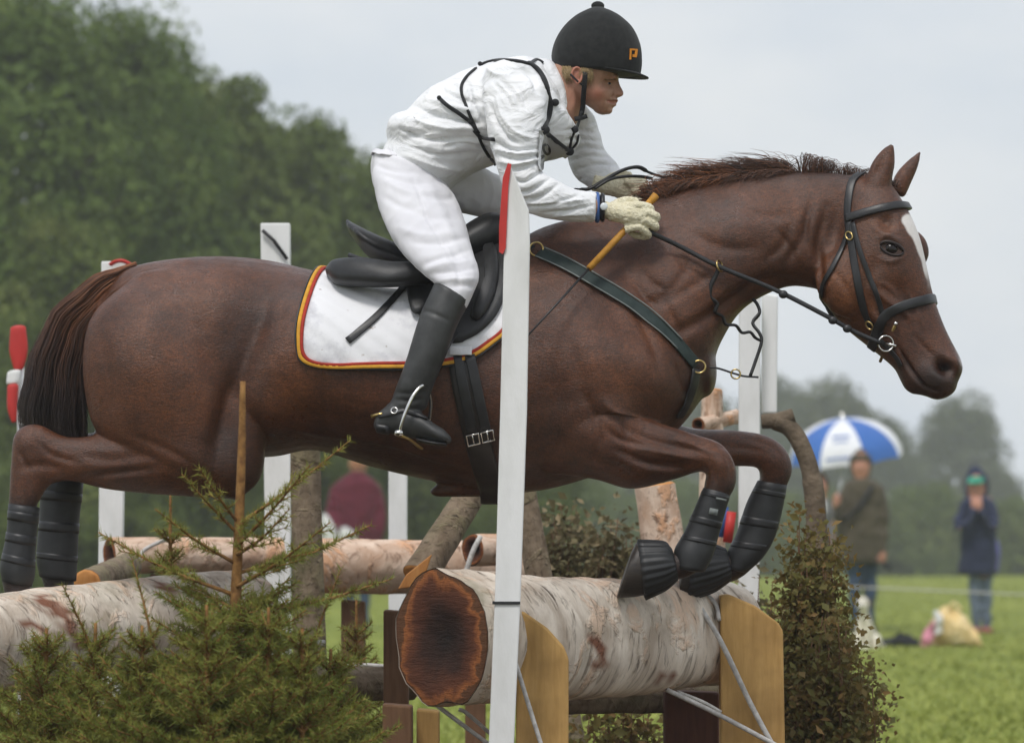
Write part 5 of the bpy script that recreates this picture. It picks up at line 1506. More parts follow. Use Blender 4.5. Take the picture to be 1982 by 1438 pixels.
mat('spruce_twig', (.15, .070, .024), (.31, .165, .055), 55, .8, .2, bump=.6, bdist=.002)
def leaves_mesh(name, cen, nrm_bias, size, tone, rs, aspect=.55, up=.3):
    """many small folded leaves: cen (n,3)"""
    n = len(cen)
    d = rs.normal(size=(n, 3)) + nrm_bias; d /= np.linalg.norm(d, axis=1)[:, None]
    t = rs.normal(size=(n, 3)); t -= d * (t * d).sum(1)[:, None]; t /= np.linalg.norm(t, axis=1)[:, None]
    s_ = np.cross(d, t)
    L = (size * rs.uniform(.6, 1.3, n))[:, None]
    A = cen - t * L * .5; B = cen + s_ * L * aspect * .5 + d * L * .12; C = cen + t * L * .5; D = cen - s_ * L * aspect * .5 + d * L * .12
    co = np.stack([A, B, C, D], 1).reshape(-1, 3)
    me = bpy.data.meshes.new(name)
    me.vertices.add(n * 4); me.vertices.foreach_set('co', co.ravel())
    i = np.arange(n)[:, None] * 4
    f = np.concatenate([i, i + 1, i + 2, i, i + 2, i + 3], 1).ravel()
    me.loops.add(n * 6); me.loops.foreach_set('vertex_index', f)
    me.polygons.add(n * 2); me.polygons.foreach_set('loop_start', np.arange(n * 2) * 3)
    me.update(calc_edges=True)
    set_attr(me, 'tone', np.repeat(tone, 4))
    return me
def tree_mesh(seed, H, W, nclump=70, per=420, leaf=.13, low=.12, m=None):
    """crown and trunk meshes about the origin: height H, half width W"""
    rs = np.random.RandomState(seed); rg = random.Random(seed)
    cs, rad = [], []
    while len(cs) < nclump:
        z = rs.uniform(low, .97); a = rs.uniform(0, 2 * math.pi)
        env = (math.sin(math.pi * min(1, (z - low) / (1 - low) * .86 + .14)) ** .6)
        r_ = env * (rs.uniform(.25, 1.0) ** .6)
        r_ *= 1 + .28 * mnoise.noise(Vector((math.cos(a) * 1.3 + seed, math.sin(a) * 1.3, z * 3)))
        cs.append((math.cos(a) * r_ * W, math.sin(a) * r_ * W, z * H)); rad.append(rs.uniform(.15, .34) * W)
    cs = np.array(cs); rad = np.array(rad)
    cen, tone, bias = [], [], []
    for c, r_ in zip(cs, rad):
        k = int(per * rs.uniform(.6, 1.3))
        d = rs.normal(size=(k, 3)); d /= np.linalg.norm(d, axis=1)[:, None]
        rr = r_ * rs.uniform(.35, 1.12, k) ** .5
        q = c + d * rr[:, None] * np.array([1.15, 1.15, .85])
        cen.append(q); tone.append(np.clip(rs.choice([.0, .1, .3, .9], p=[.35, .3, .2, .15]) + rs.normal(0, .12, k), 0, 1)); bias.append(d * .9 + np.array([0, 0, .6]))
    cen, tone, bias = np.concatenate(cen), np.concatenate(tone), np.concatenate(bias)
    k = int(nclump * per * .17); a = rs.uniform(0, 6.283, k); zf = rs.uniform(low + .03, .93, k)      # inner foliage that closes the crown
    env = np.sin(np.pi * np.minimum(1, (zf - low) / (1 - low) * .86 + .14)) ** .6 * .86 * np.sqrt(rs.uniform(0, 1, k))
    cen = np.concatenate([cen, np.stack([np.cos(a) * env * W, np.sin(a) * env * W, zf * H], 1)]); tone = np.concatenate([tone, rs.uniform(0, .3, k)])
    bias = np.concatenate([bias, np.tile([0, 0, .4], (k, 1))])
    lsz = np.concatenate([np.full(len(cen) - k, leaf), np.full(k, leaf * 2.2)])
    crown = leaves_mesh('crown', cen, bias, lsz, tone, rs)
    mb = MB()
    mb.tube([(0, 0, -.3), (.05, 0, H * .2), (-.05, .05, H * .45), (0, 0, H * .8)], [H * .028, H * .022, H * .015, H * .005], 10)
    for c, r_ in list(zip(cs, rad))[::3]:
        z0 = max(H * .15, c[2] - math.hypot(c[0], c[1]) * .8)
        mid = Vector((c[0] * .45, c[1] * .45, (z0 + c[2]) / 2 + .1))
        mb.tube(curve([(0, 0, z0), mid, c], 3), [H * .010, H * .009, H * .008, H * .006, H * .005, H * .004, H * .002][:7], 6)
    return crown, mb.mesh('trunk')
TV = {k: tree_mesh(*a, **kw) for k, a, kw in (
    ('oak', (3, 12.0, 3.6), dict(nclump=150, per=300, leaf=.17)), ('ash', (8, 10.0, 2.6), dict(nclump=110, per=300, leaf=.16)), ('round', (14, 8.0, 2.6), dict(nclump=100, per=300, leaf=.16, low=.05)),
    ('far', (21, 12.0, 4.2), dict(nclump=90, per=150, leaf=.32, low=.04)), ('bush', (33, 3.0, 1.9), dict(nclump=60, per=240, leaf=.12, low=.0)))}
def tree(kind, label, px, top, y, wpx, leaf, group, rz=0.0, cat='tree', name='broadleaf_tree', zb=None):
    crown, trunk = TV[kind]
    H0 = {'oak': 12.0, 'ash': 10.0, 'round': 8.0, 'far': 12.0, 'bush': 3.0}[kind]; W0 = {'oak': 3.6, 'ash': 2.6, 'round': 2.6, 'far': 4.2, 'bush': 1.9}[kind]
    p = P(px, top, y); z0 = ground_z(p.x, y) if zb is None else zb
    o = thing(name, label, cat, (p.x, y, z0), group, rz)
    o.scale = (M(wpx, y) / W0, M(wpx, y) / W0, (p.z - z0) / H0)
    for nm, me, mm in (('crown', crown, leaf), ('trunk', trunk, 'tree_bark')):
        c = bpy.data.objects.new(nm, me); COL.objects.link(c); c.parent = o
        me.materials.clear(); me.materials.append(MATS[mm])
        c['kind'] = 'stuff' if False else ''
        del c['kind']
    return o
G1 = 'trees along the left of the field'
tree('oak', 'tallest dark oak rising out of view beyond the horse\'s tail', 20, -40, 48, 310, 'leaf_oak', G1, .3)
tree('oak', 'tall dark tree with ragged shoulder left of the rider', 258, 22, 50, 225, 'leaf_oak', G1, 2.1)
tree('ash', 'mid height tree standing between the tall oak and the rider', 420, 128, 53, 215, 'leaf_oak', G1, 4.0)
tree('round', 'rounded tree directly behind the rider\'s hips', 580, 238, 55, 220, 'leaf_ash', G1, 1.2)
tree('round', 'rounded tree lower down behind the saddle', 735, 312, 57, 190, 'leaf_ash', G1, 5.2)
tree('round', 'dark low tree behind the horse\'s barrel', 860, 520, 58, 130, 'leaf_ash', G1, 3.2)
tree('round', 'dark low tree beneath the oak beside the red marker flag', 120, 420, 46, 190, 'leaf_oak', G1, 3.7)
tree('ash', 'dark low tree beneath the ragged tall tree', 380, 480, 48, 170, 'leaf_oak', G1, 2.7)
tree('ash', 'broad low tree in front of the rounded trees', 610, 560, 50, 150, 'leaf_ash', G1, .7)
tree('round', 'low tree hidden behind the horse\'s shoulder', 1010, 620, 60, 140, 'leaf_ash', G1, 2.2)
for i_, (x_, t_, w_, lb_) in enumerate(((-260, -60, 300, 'dark tree touching the far side of the tallest oak'), (-520, 40, 260, 'lower dark tree two along from the tallest oak'), (-800, -20, 320, 'broad dark tree at the outer end of the wood'))):
    tree('oak', lb_, x_, t_, 50 + 2 * i_, w_, 'leaf_oak', G1, 1.3 * i_)
G2 = 'misty trees beyond the crest of the field'
tree('far', 'misty grey green tree behind the umbrella', 1600, 742, 200, 150, 'leaf_far', G2, .4)
tree('far', 'misty rounded tree behind the person in navy', 1856, 768, 205, 115, 'leaf_far', G2, 2.0)
tree('far', 'misty tree between the white post and the umbrella', 1500, 728, 215, 110, 'leaf_far', G2, 4.1)
tree('far', 'misty tree behind the person in the olive coat', 1712, 808, 195, 90, 'leaf_far', G2, 5.0)
tree('far', 'misty tree seen past the bent foreleg', 1330, 760, 210, 150, 'leaf_far', G2, 1.0)
tree('far', 'misty tree seen past the big log and shrubs', 1130, 800, 190, 150, 'leaf_far', G2, 3.0)
tree('far', 'small misty tree at the open end of the misty row', 1935, 905, 200, 70, 'leaf_far', G2, 3.6)
for i_, (x_, t_, lb_) in enumerate(((2230, 800, 'misty tree beyond the gap past the navy coat'), (2420, 760, 'taller misty tree second beyond the gap'), (2650, 790, 'misty tree at the outer end of the crest'))):
    tree('far', lb_, x_, t_, 205, 120, 'leaf_far', G2, 1.9 * i_)
for i, (x, tp, w, lb) in enumerate(((1480, 950, 120, 'misty bush beside the bent branch'), (1640, 945, 120, 'misty bush behind the olive coat'), (1790, 940, 110, 'misty bush between the two standing people'), (1940, 965, 100, 'misty bush behind the navy coat'),
                                (1290, 930, 120, 'misty bush behind the thick pink log'), (1140, 935, 110, 'misty bush behind the slim grey log'))):
    tree('bush', lb, x, tp, 120, w, 'leaf_far', 'misty bushes under the far trees', i * 1.1, 'bush', 'bush')
for i, (x, tp, w, lb) in enumerate(((20, 880, 130, 'dark bush under the tall oak'), (250, 900, 120, 'dark bush behind the far hind leg'), (450, 905, 120, 'dark bush behind the spruce shoot'), (650, 880, 110, 'dark bush behind the maroon jacket'),
                                (840, 900, 110, 'green bush between white post and leaning branch'), (1010, 915, 110, 'green bush behind the white striding post'))):
    tree('bush', lb, x, tp, 44 + i * 2.0, w, 'leaf_ash' if i > 3 else 'leaf_oak', 'bushes under the left trees', i * 1.7, 'bush', 'bush')

# ---- leafy shrubs dressing the fence
def shrub(name, label, px0, px1, top, y, n, leaf, size, seed, stems=9, zlow=0.0, group='leafy shrubs dressing the fence', roundtop=.25):
    rs = np.random.RandomState(seed); rg = random.Random(seed)
    c0 = P((px0 + px1) / 2, top, y); W = M((px1 - px0) / 2, y); H = c0.z - zlow
    t = thing(name, label, 'shrub', (c0.x, y, zlow), group)
    mb = MB(); tips = []
    for i in range(stems * 5):
        a = rg.uniform(0, 6.28); r_ = W * rg.uniform(.1, 1.0) ** .7 * (1 if rg.random() < .85 else 1.3) * (1 + .35 * mnoise.noise(Vector((a, seed, 0)))); z = H * (rg.uniform(.3, 1.0) if i % 5 else rg.uniform(.85, 1.03)) * (1 - roundtop * (r_ / W) ** 2)
        b0 = Vector((c0.x + math.cos(a) * r_ * .3, y + math.sin(a) * r_ * .3, zlow)); tip = Vector((c0.x + math.cos(a) * r_, y + math.sin(a) * r_ * .8, zlow + z))
        mid = b0 * .45 + tip * .55 + Vector((rg.uniform(-.04, .04), rg.uniform(-.04, .04), .03))
        c = curve([b0, mid, tip], 5); mb.tube(c, [.006 - .0045 * k / 10 for k in range(11)], 5); tips.append(c)
    mb.build('stems', MATS['stake_brown'], t)
    cen, tone = [], []
    for k in range(n):
        c = tips[rs.randint(len(tips))]; u = rs.uniform(.12, 1.0) ** .7 * 10; i = min(int(u), 9)
        p = c[i].lerp(c[i + 1], u - i); q = rs.normal(size=3) * size * 1.5
        cen.append((p.x + q[0], p.y + q[1], p.z + q[2]))
        cl = mnoise.noise(Vector(p) * 9)
        tone.append(max(0, min(1, .25 + .6 * cl + rs.normal(0, .2))) if rs.rand() < .7 else 0)
    me = leaves_mesh('leaves', np.array(cen), np.array([0, -.3, .5]), size * rs.choice([.55, .8, 1.0, 1.35], len(cen)), np.array(tone), rs, .6)
    link_mesh('leaves', me, MATS[leaf], t, 'stuff', False)
    return t
shrub('shrub', 'brown green leafy shrub at the right end of the fence', 1488, 1668, 990, .95, 22000, 'leaf_shrub', .023, 4, 14)
shrub('shrub', 'low brown shrub spilling onto the grass by the sitting dog', 1540, 1690, 1185, .75, 9000, 'leaf_shrub', .023, 9, 9)
shrub('shrub', 'pale leafed shrub behind the big log under the belly', 1040, 1160, 965, 2.7, 3600, 'leaf_shrub_pale', .030, 5, 8, .55)
shrub('shrub', 'pale leafed shrub between slim grey log and thick pink log', 1130, 1262, 985, 2.5, 4200, 'leaf_shrub_pale', .030, 6, 8, .55)
shrub('shrub', 'dark leafed shrub under the big log beside the tan board', 1080, 1300, 1330, 1.3, 4200, 'leaf_shrub', .028, 7, 8)
shrub('shrub', 'pale leafed shrub around the white post under the throat', 1440, 1530, 1075, 1.9, 2200, 'leaf_shrub_pale', .026, 8, 6)

# ---- young spruces
NEEDLES = []
def spruce(label, px, y, top, seed, spread=.5, shoot=.2, dens=1.0, zlow=0.0, size=1.0, boughs=(), lean=0.0):
    """young spruce: bare leader shoot, whorls of rising boughs, branchlets, needles"""
    rg = random.Random(seed); rs = np.random.RandomState(seed)
    tp = P(px, top, y); t = thing('spruce', label, 'spruce', (tp.x - lean, y, zlow), 'young spruces dressing the fence')
    H = tp.z - zlow
    stem = curve([(tp.x - lean, y, zlow), (tp.x - lean * .6, y, zlow + H * .5), (tp.x - lean * .1, y, zlow + H * .85), tp], 6)
    MB().tube(stem, [(.018 - .0115 * i / 18) * (1 if shoot > .2 else .55) * (1 + .16 * mnoise.noise(Vector((i * 1.7, seed, 0)))) for i in range(19)], 8).build('trunk', MATS['spruce_twig'], t)
    def at(z):
        for a, b in zip(stem, stem[1:]):
            if a.z <= z <= b.z:
                return a.lerp(b, (z - a.z) / (b.z - a.z))
        return stem[-1]
    tw = MB(); segs = []            # (a, b, bare, tone)
    def limb(pts, r0, tone, bare=.0):
        m = len(pts); tw.tube(pts, [r0 * (1 - .75 * i / (m - 1)) for i in range(m)], 5)
        for i in range(m - 1):
            if i / (m - 1) >= bare:
                segs.append((pts[i], pts[i + 1], tone))
    def bough(p0, dr, L, rise, tone, thin=1.0):
        dr = dr.normalized(); end = p0 + dr * L + Vector((0, 0, rise * L))
        mid = p0.lerp(end, .5) + Vector((0, 0, -.06 * L + .05 * rise * L))
        pts = curve([p0, mid, end], 6)
        limb(pts, .0035 + .006 * L, tone, .12)
        side = Vector((-dr.y, dr.x, 0)); k = int((6 + L * 34) * (1 if thin == 1 else .62))
        for i in range(k):
            u = .15 + .8 * i / k; j = min(int(u * 12), 11); q = pts[j].lerp(pts[j + 1], u * 12 - j)
            sg = 1 if i % 2 else -1; l2 = L * (.46 * (1 - u) + .10) * rg.uniform(.7, 1.2) * thin
            d2 = (dr * rg.uniform(.5, 1.0) + side * sg * rg.uniform(.6, 1.0) + Vector((0, 0, rise * .7 + rg.uniform(-.15, .25)))).normalized()
            p2 = q + d2 * l2
            tp2 = [q, q.lerp(p2, .5) + Vector((0, 0, -.02 * l2)), p2]
            limb(tp2, .0022, tone + rg.uniform(-.15, .3))
            if l2 > .07:
                for v_ in (.35, .6, .8):
                    a2 = q.lerp(p2, v_); d3 = (d2 + side * rg.choice((-1, 1)) * .9 + Vector((0, 0, rg.uniform(-.3, .3)))).normalized()
                    limb([a2, a2 + d3 * l2 * .4 * rg.uniform(.6, 1.1)], .0016, tone + rg.uniform(-.1, .35))
    z = H * (1 - shoot) ; lev = 0
    while z > H * .12:
        f = 1 - z / H; L = spread * (f - shoot * .6) / (1 - shoot * .6)
        k = 7 + (lev % 2); a0 = rg.uniform(0, 6.28)
        for i in range(k):
            a = a0 + i * 6.283 / k + rg.uniform(-.3, .3)
            bough(at(zlow + z * rg.uniform(.98, 1.01)), Vector((math.cos(a), math.sin(a), 0)), max(.05, L * rg.uniform(.75, 1.15)), max(.12, 1.0 - f * 1.3) * rg.uniform(.8, 1.2), .12 + .3 * rg.random())
        z -= .052 * (1 + lev * .05); lev += 1
    for (a, b, c, ris) in boughs:     # long single boughs traced from the photo: start, end
        p0, p1 = P(*a), P(*b); d = p1 - p0; L = Vector((d.x, d.y, 0)).length
        bough(p0, Vector((d.x, d.y, 0)), L, d.z / L, c, .6)
    tw.build('boughs', MATS['spruce_twig'], t, kind='stuff')
    for a_, b_ in zip(stem, stem[1:]):
        if a_.z < zlow + H * (1 - shoot) or shoot < .2:
            segs.append((a_, b_, .25))
    # needles
    NEEDLES.append(0)
    A, B, T = [], [], []
    for a, b, tone in segs:
        A.append(a); B.append(b); T.append(tone)
    A = np.array([tuple(a) for a in A]); B = np.array([tuple(b) for b in B]); T = np.array(T)
    Ls = np.linalg.norm(B - A, axis=1); cnt = np.maximum(1, (Ls * 560 * dens).astype(int)); idx = np.repeat(np.arange(len(A)), cnt)
    n = len(idx); u = rs.rand(n)[:, None]; base = A[idx] * (1 - u) + B[idx] * u
    d = (B - A)[idx] / Ls[idx][:, None]; r_ = rs.normal(size=(n, 3)); r_ -= d * (r_ * d).sum(1)[:, None]; r_ /= np.linalg.norm(r_, axis=1)[:, None] + 1e-9
    nd = d * .75 + r_; nd /= np.linalg.norm(nd, axis=1)[:, None]
    w = np.cross(nd, rs.normal(size=(n, 3))); w /= np.linalg.norm(w, axis=1)[:, None] + 1e-9
    NEEDLES[-1] = n
    ln = (rs.uniform(.014, .027, n) * size)[:, None]; wd_ = .0013 * size
    co = np.stack([base - w * wd_, base + w * wd_, base + nd * ln], 1).reshape(-1, 3)
    me = bpy.data.meshes.new('needles'); me.vertices.add(n * 3); me.vertices.foreach_set('co', co.ravel()); me.loops.add(n * 3); me.loops.foreach_set('vertex_index', np.arange(n * 3))
    me.polygons.add(n); me.polygons.foreach_set('loop_start', np.arange(n) * 3); me.update(calc_edges=True)
    set_attr(me, 'tone', np.repeat(np.clip(T[idx] + rs.normal(0, .12, n), 0, 1), 3))
    link_mesh('needles', me, MATS['spruce_needle'], t, 'stuff', False)
    return t
spruce('bushy young spruce with tall bare orange leader shoot before the grey log', 470, -1.15, 738, 3, .78, .36, 1.0, lean=.04,
       boughs=(((462, 1015, -1.15), (678, 852, -1.05), .45, 1), ((458, 1030, -1.15), (352, 918, -1.25), .45, 1), ((460, 1010, -1.15), (385, 905, -1.3), .45, 1), ((455, 1060, -1.15), (600, 900, -1.35), .4, 1),
               ((455, 1110, -1.15), (720, 1015, -1.0), .35, 1), ((450, 1150, -1.15), (190, 1030, -1.1), .35, 1), ((450, 1180, -1.15), (760, 1120, -1.2), .3, 1), ((455, 1090, -1.15), (300, 985, -1.3), .4, 1), ((456, 1075, -1.15), (560, 985, -1.4), .4, 1), ((450, 1140, -1.15), (640, 1010, -1.35), .35, 1), ((300, 1260, -1.35), (255, 1080, -1.3), .35, 1), ((180, 1260, -1.15), (120, 1130, -1.2), .35, 1), ((600, 1260, -1.15), (660, 1100, -1.1), .35, 1)))
spruce('low dense spruce filling the corner below the grey log', 90, -1.05, 1215, 8, .75, .06, 1.0)
spruce('low spruce with its bough tips below the dark cut log end', 640, -1.15, 1255, 12, .55, .06, 1.0)
spruce('low dense spruce between the corner spruce and the bushy spruce', 275, -1.35, 1210, 15, .65, .06, 1.0)
spruce('dense spruce tight against the bushy spruce with the bare shoot', 520, -1.4, 1175, 31, .6, .06, 1.0)
spruce('low spruce spreading between the corner and the middle spruces', 185, -1.15, 1205, 41, .62, .06, 1.0)
spruce('low spruce spreading under the bare orange shoot', 400, -1.5, 1170, 43, .62, .06, 1.0)
spruce('low spruce below the thin rail beside the brown stakes', 585, -1.45, 1215, 47, .5, .06, 1.0)
spruce('dark spruce tip behind the grey log under the belly', 330, 1.2, 955, 21, .42, .12, .7)
spruce('dark spruce behind the low rail beside the dark cut log end', 690, 1.2, 1160, 23, .40, .12, .7)
print('needles', NEEDLES)
# ================================================================== spectators and their things
def pcloth(name, c, c2=None, rough=.85):
    return cloth(name, c, c2 or tuple(x * .7 for x in c), 5, .5, .03, 9, 200, rough)
pcloth('coat_olive', (.085, .070, .045)); pcloth('coat_navy', (.026, .034, .075)); pcloth('coat_maroon', (.115, .012, .028)); pcloth('jeans_blue', (.045, .075, .13))
pcloth('jeans_grey', (.15, .19, .25)); pcloth('coat_grey', (.16, .16, .17)); pcloth('cap_green', (.04, .30, .20)); pcloth('bag_purple', (.20, .20, .52)); pcloth('bag_yellow', (.72, .52, .22), (.80, .66, .40))
pcloth('bag_pink', (.62, .25, .32)); pcloth('bag_white', (.78, .78, .76)); pcloth('bag_dark', (.018, .02, .024)); pcloth('umbrella_blue', (.045, .15, .46), (.038, .13, .42), .55); pcloth('umbrella_white', (.78, .79, .82), (.74, .75, .78), .55)
pcloth('dog_coat', (.66, .60, .46), (.74, .70, .60)); pcloth('dog_patch', (.05, .035, .025)); pcloth('shoe_dark', (.03, .025, .022)); pcloth('cap_tan', (.33, .15, .07)); pcloth('hair_brown', (.06, .035, .02)); pcloth('shirt_rose', (.32, .12, .09))
def pbody(t, st_list, balls, voxel=.016):
    mb = MB()
    for st in st_list:
        mb.loft(st, 16, 4)
    for (c, r_) in balls:
        mb.ball(c, *r_)
    me = fuse(mb, voxel, 2, .5, 'person_body'); set_attr(me, 'flush', np.full(len(me.vertices), .25))
    return link_mesh('body', me, MATS['skin'], t)
def garment(t, name, st_list, m, voxel=.014, it=4):
    mb = MB()
    for st in st_list:
        mb.loft(st, 20, 5, .4, .2)
    me = fuse(mb, voxel, it, .5, name)
    co, no = get_co(me), get_no(me)
    wv = np.array([abs(mnoise.noise(Vector((c[0] * 5, c[1] * 5, c[2] * 8)))) for c in co])
    set_co(me, co + no * ((.25 - wv) * .03)[:, None])
    return link_mesh(name, me, MATS[m], t)
def fingers(t_list, y, pts, r_):
    """short finger chains (pixel paths)"""
    for q in pts:
        t_list.append([(a - r_, b, a + r_, b, M(r_, y), y + d) for a, b, d in q])
# ---- person in navy, hands raised to the face
Y = 29.0
pn = thing('person', 'person in navy hooded coat and green cap holding hands up to the face', 'person', (P(1895, 1225, Y).x, Y, 0))
head = [(1903, 922, 1876, 922, .075, Y), (1908, 940, 1872, 938, .085, Y), (1906, 955, 1874, 956, .08, Y - .01), (1900, 968, 1880, 968, .06, Y - .02)]
legsn = [[(1872, 1100, 1898, 1100, .085, Y), (1876, 1150, 1898, 1150, .07, Y), (1880, 1195, 1898, 1195, .055, Y), (1882, 1218, 1897, 1218, .045, Y)],
         [(1896, 1100, 1924, 1100, .085, Y + .05), (1897, 1150, 1921, 1150, .07, Y + .05), (1899, 1195, 1919, 1195, .055, Y + .05), (1900, 1216, 1917, 1216, .045, Y + .05)]]
arms_n = [[(1862, 968, 1880, 962, .06, Y - .02), (1846, 1005, 1868, 1010, .062, Y - .12), (1850, 1028, 1868, 1018, .058, Y - .2), (1872, 1000, 1884, 1010, .05, Y - .24), (1880, 978, 1892, 984, .042, Y - .22)],
          [(1902, 962, 1924, 966, .06, Y + .02), (1912, 1000, 1934, 1002, .062, Y - .10), (1916, 1024, 1930, 1024, .058, Y - .2), (1900, 1000, 1914, 1010, .05, Y - .24), (1890, 976, 1902, 984, .042, Y - .22)]]
fl_ = []
for hx, s_ in ((1884, -1), (1896, 1)):
    fingers(fl_, Y, [[(hx + s_ * k * 2.2 - s_ * 2, 974, -.23), (hx + s_ * k * 1.9 - s_ * 2, 962 + abs(k - 1.5) * 1.5, -.20), (hx + s_ * k * 1.4 - s_ * 2, 956 + abs(k - 1.5) * 1.5, -.15)] for k in range(4)] + [[(hx - s_ * 3, 974, -.22), (hx - s_ * 5, 966, -.19), (hx - s_ * 5, 962, -.16)]], 1.7)
pbody(pn, [head, [(1880, 965, 1900, 965, .05, Y), (1870, 1000, 1915, 1000, .10, Y), (1872, 1060, 1916, 1060, .10, Y), (1874, 1110, 1920, 1110, .09, Y)]] + [shrink(a, .7) for a in arms_n] + [shrink(a, .8) for a in legsn] + fl_ +
      [[(1880, 988, 1890, 988, .03, Y - .23), (1880, 974, 1889, 974, .028, Y - .23)], [(1892, 988, 1902, 988, .03, Y - .23), (1892, 974, 1901, 974, .028, Y - .23)]], [(P(1889, 951, Y - .09), (.018, .025, .024))], .011)
garment(pn, 'coat', [[(1878, 958, 1904, 958, .09, Y), (1862, 975, 1924, 976, .13, Y), (1860, 1020, 1928, 1022, .15, Y), (1857, 1070, 1930, 1072, .16, Y), (1853, 1108, 1930, 1110, .16, Y)]] + arms_n, 'coat_navy')
garment(pn, 'trousers', legsn, 'jeans_grey')
hd = MB(); hd.loft([(1898, 906, 1876, 908, .06, Y + .03), (1912, 922, 1868, 924, .105, Y + .04), (1915, 945, 1866, 948, .11, Y + .05), (1910, 966, 1868, 966, .11, Y + .05)], 20, 5)
hd.build('hood', MATS['coat_navy'], pn)
MB().loft([(1904, 924, 1874, 926, .06, Y - .04), (1906, 930, 1872, 932, .06, Y - .06), (1904, 934, 1873, 935, .05, Y - .10)], 18, 4, .4, .4).build('cap', MATS['cap_green'], pn)
for (a, b) in ((1878, 1898), (1900, 1920)):
    MB().loft([(a, 1214, a, 1228, .05, Y - .02), ((a + b) / 2, 1212, (a + b) / 2, 1229, .055, Y - .05), (b, 1216, b, 1228, .04, Y - .03)], 14, 4, .5, .5).build('shoe', MATS['shirt_rose'], pn)
bg = thing('shoulder_bag', 'purple blue bag hanging at the hip of the navy coat', 'bag', P(1922, 1106, Y + .12))
MB().loft([(1912, 1040, 1930, 1042, .06, Y + .02), (1908, 1062, 1936, 1062, .075, Y + .02), (1908, 1090, 1934, 1092, .08, Y + .02), (1912, 1106, 1932, 1107, .06, Y + .02)], 16, 5, .3, .3).build('pouch', MATS['bag_purple'], bg)
MB().tube([P(1914, 1042, Y), P(1904, 1000, Y - .15), P(1885, 962, Y - .08)], .012, 6).build('strap', MATS['bag_purple'], bg)
# ---- person in olive coat with umbrella
Y = 28.6
po = thing('person', 'person in olive brown coat and jeans standing under the blue and white umbrella', 'person', (P(1665, 1225, Y).x, Y, 0))
lego = [[(1636, 1078, 1672, 1078, .09, Y), (1640, 1130, 1668, 1130, .075, Y), (1644, 1180, 1666, 1180, .06, Y), (1646, 1215, 1662, 1215, .05, Y)],
        [(1666, 1078, 1700, 1078, .09, Y + .05), (1670, 1130, 1698, 1130, .075, Y + .05), (1672, 1180, 1694, 1180, .06, Y + .05), (1674, 1215, 1690, 1215, .05, Y + .05)]]
armo = [[(1690, 938, 1712, 944, .065, Y), (1700, 990, 1720, 990, .062, Y - .03), (1702, 1030, 1720, 1030, .055, Y - .05), (1700, 1066, 1716, 1068, .045, Y - .08)],
        [(1630, 940, 1650, 934, .065, Y), (1612, 985, 1636, 990, .062, Y - .08), (1610, 1010, 1630, 1004, .055, Y - .16), (1612, 988, 1626, 990, .045, Y - .22), (1614, 972, 1626, 974, .04, Y - .23)]]
fo = []
fingers(fo, Y, [[(1702 + k * 3.6, 1072, -.08), (1702 + k * 3.6, 1082, -.10), (1704 + k * 3.2, 1090 - abs(k - 1.5) * 1.5, -.09)] for k in range(4)] + [[(1702, 1074, -.10), (1699, 1080, -.13), (1702, 1087, -.14)]], 2.0)
fingers(fo, Y, [[(1613, 972 - k * 4, -.23), (1622, 970 - k * 4, -.27), (1627, 971 - k * 4, -.23)] for k in range(4)] + [[(1615, 966, -.23), (1618, 957, -.25), (1622, 952, -.25)]], 2.0)
ho = [(1680, 880, 1652, 880, .075, Y), (1684, 896, 1648, 896, .088, Y), (1683, 912, 1650, 912, .082, Y - .01), (1677, 928, 1656, 928, .06, Y - .02)]
pbody(po, [ho, [(1656, 925, 1680, 925, .055, Y), (1645, 960, 1695, 960, .11, Y), (1642, 1030, 1696, 1030, .11, Y), (1642, 1078, 1698, 1078, .10, Y)], [(1700, 1066, 1716, 1066, .03, Y - .08), (1701, 1076, 1716, 1076, .03, Y - .09)],
           [(1612, 980, 1626, 980, .035, Y - .24), (1612, 960, 1625, 960, .035, Y - .24)]] + [shrink(a, .7) for a in armo] + [shrink(a, .8) for a in lego] + fo, [(P(1664, 906, Y - .09), (.018, .028, .026))], .011)
garment(po, 'coat', [[(1655, 924, 1682, 924, .09, Y), (1630, 942, 1712, 946, .14, Y), (1622, 1000, 1714, 1004, .16, Y), (1614, 1050, 1714, 1052, .17, Y), (1606, 1084, 1712, 1086, .17, Y)]] + armo, 'coat_olive')
garment(po, 'trousers', lego, 'jeans_blue')
MB().loft([(1676, 874, 1656, 874, .06, Y + .01), (1687, 886, 1645, 886, .10, Y + .01), (1688, 898, 1644, 900, .10, Y + .03), (1684, 920, 1648, 922, .09, Y + .05)], 18, 5, .6, .4).build('hood', MATS['coat_olive'], po)
MB().tube([P(1690, 940, Y - .16), P(1660, 985, Y - .19), P(1630, 1010, Y - .19)], .02, 6).build('bag_strap', MATS['bag_dark'], po)
for a, b in ((1642, 1666), (1670, 1694)):
    MB().loft([(a, 1212, a, 1228, .05, Y - .02), ((a + b) / 2, 1210, (a + b) / 2, 1229, .06, Y - .06), (b, 1215, b, 1228, .04, Y - .03)], 14, 4, .5, .5).build('shoe', MATS['shoe_dark'], po)
ph = MB(); ph.box(P(1716, 1094, Y - .12), .10, .03, .05, Matrix.Rotation(R(25), 3, 'Y')); ph = ph.build('camera_case', MATS['bag_dark']); tag(ph, 'small dark case in the hand of the person in the olive coat', 'case')
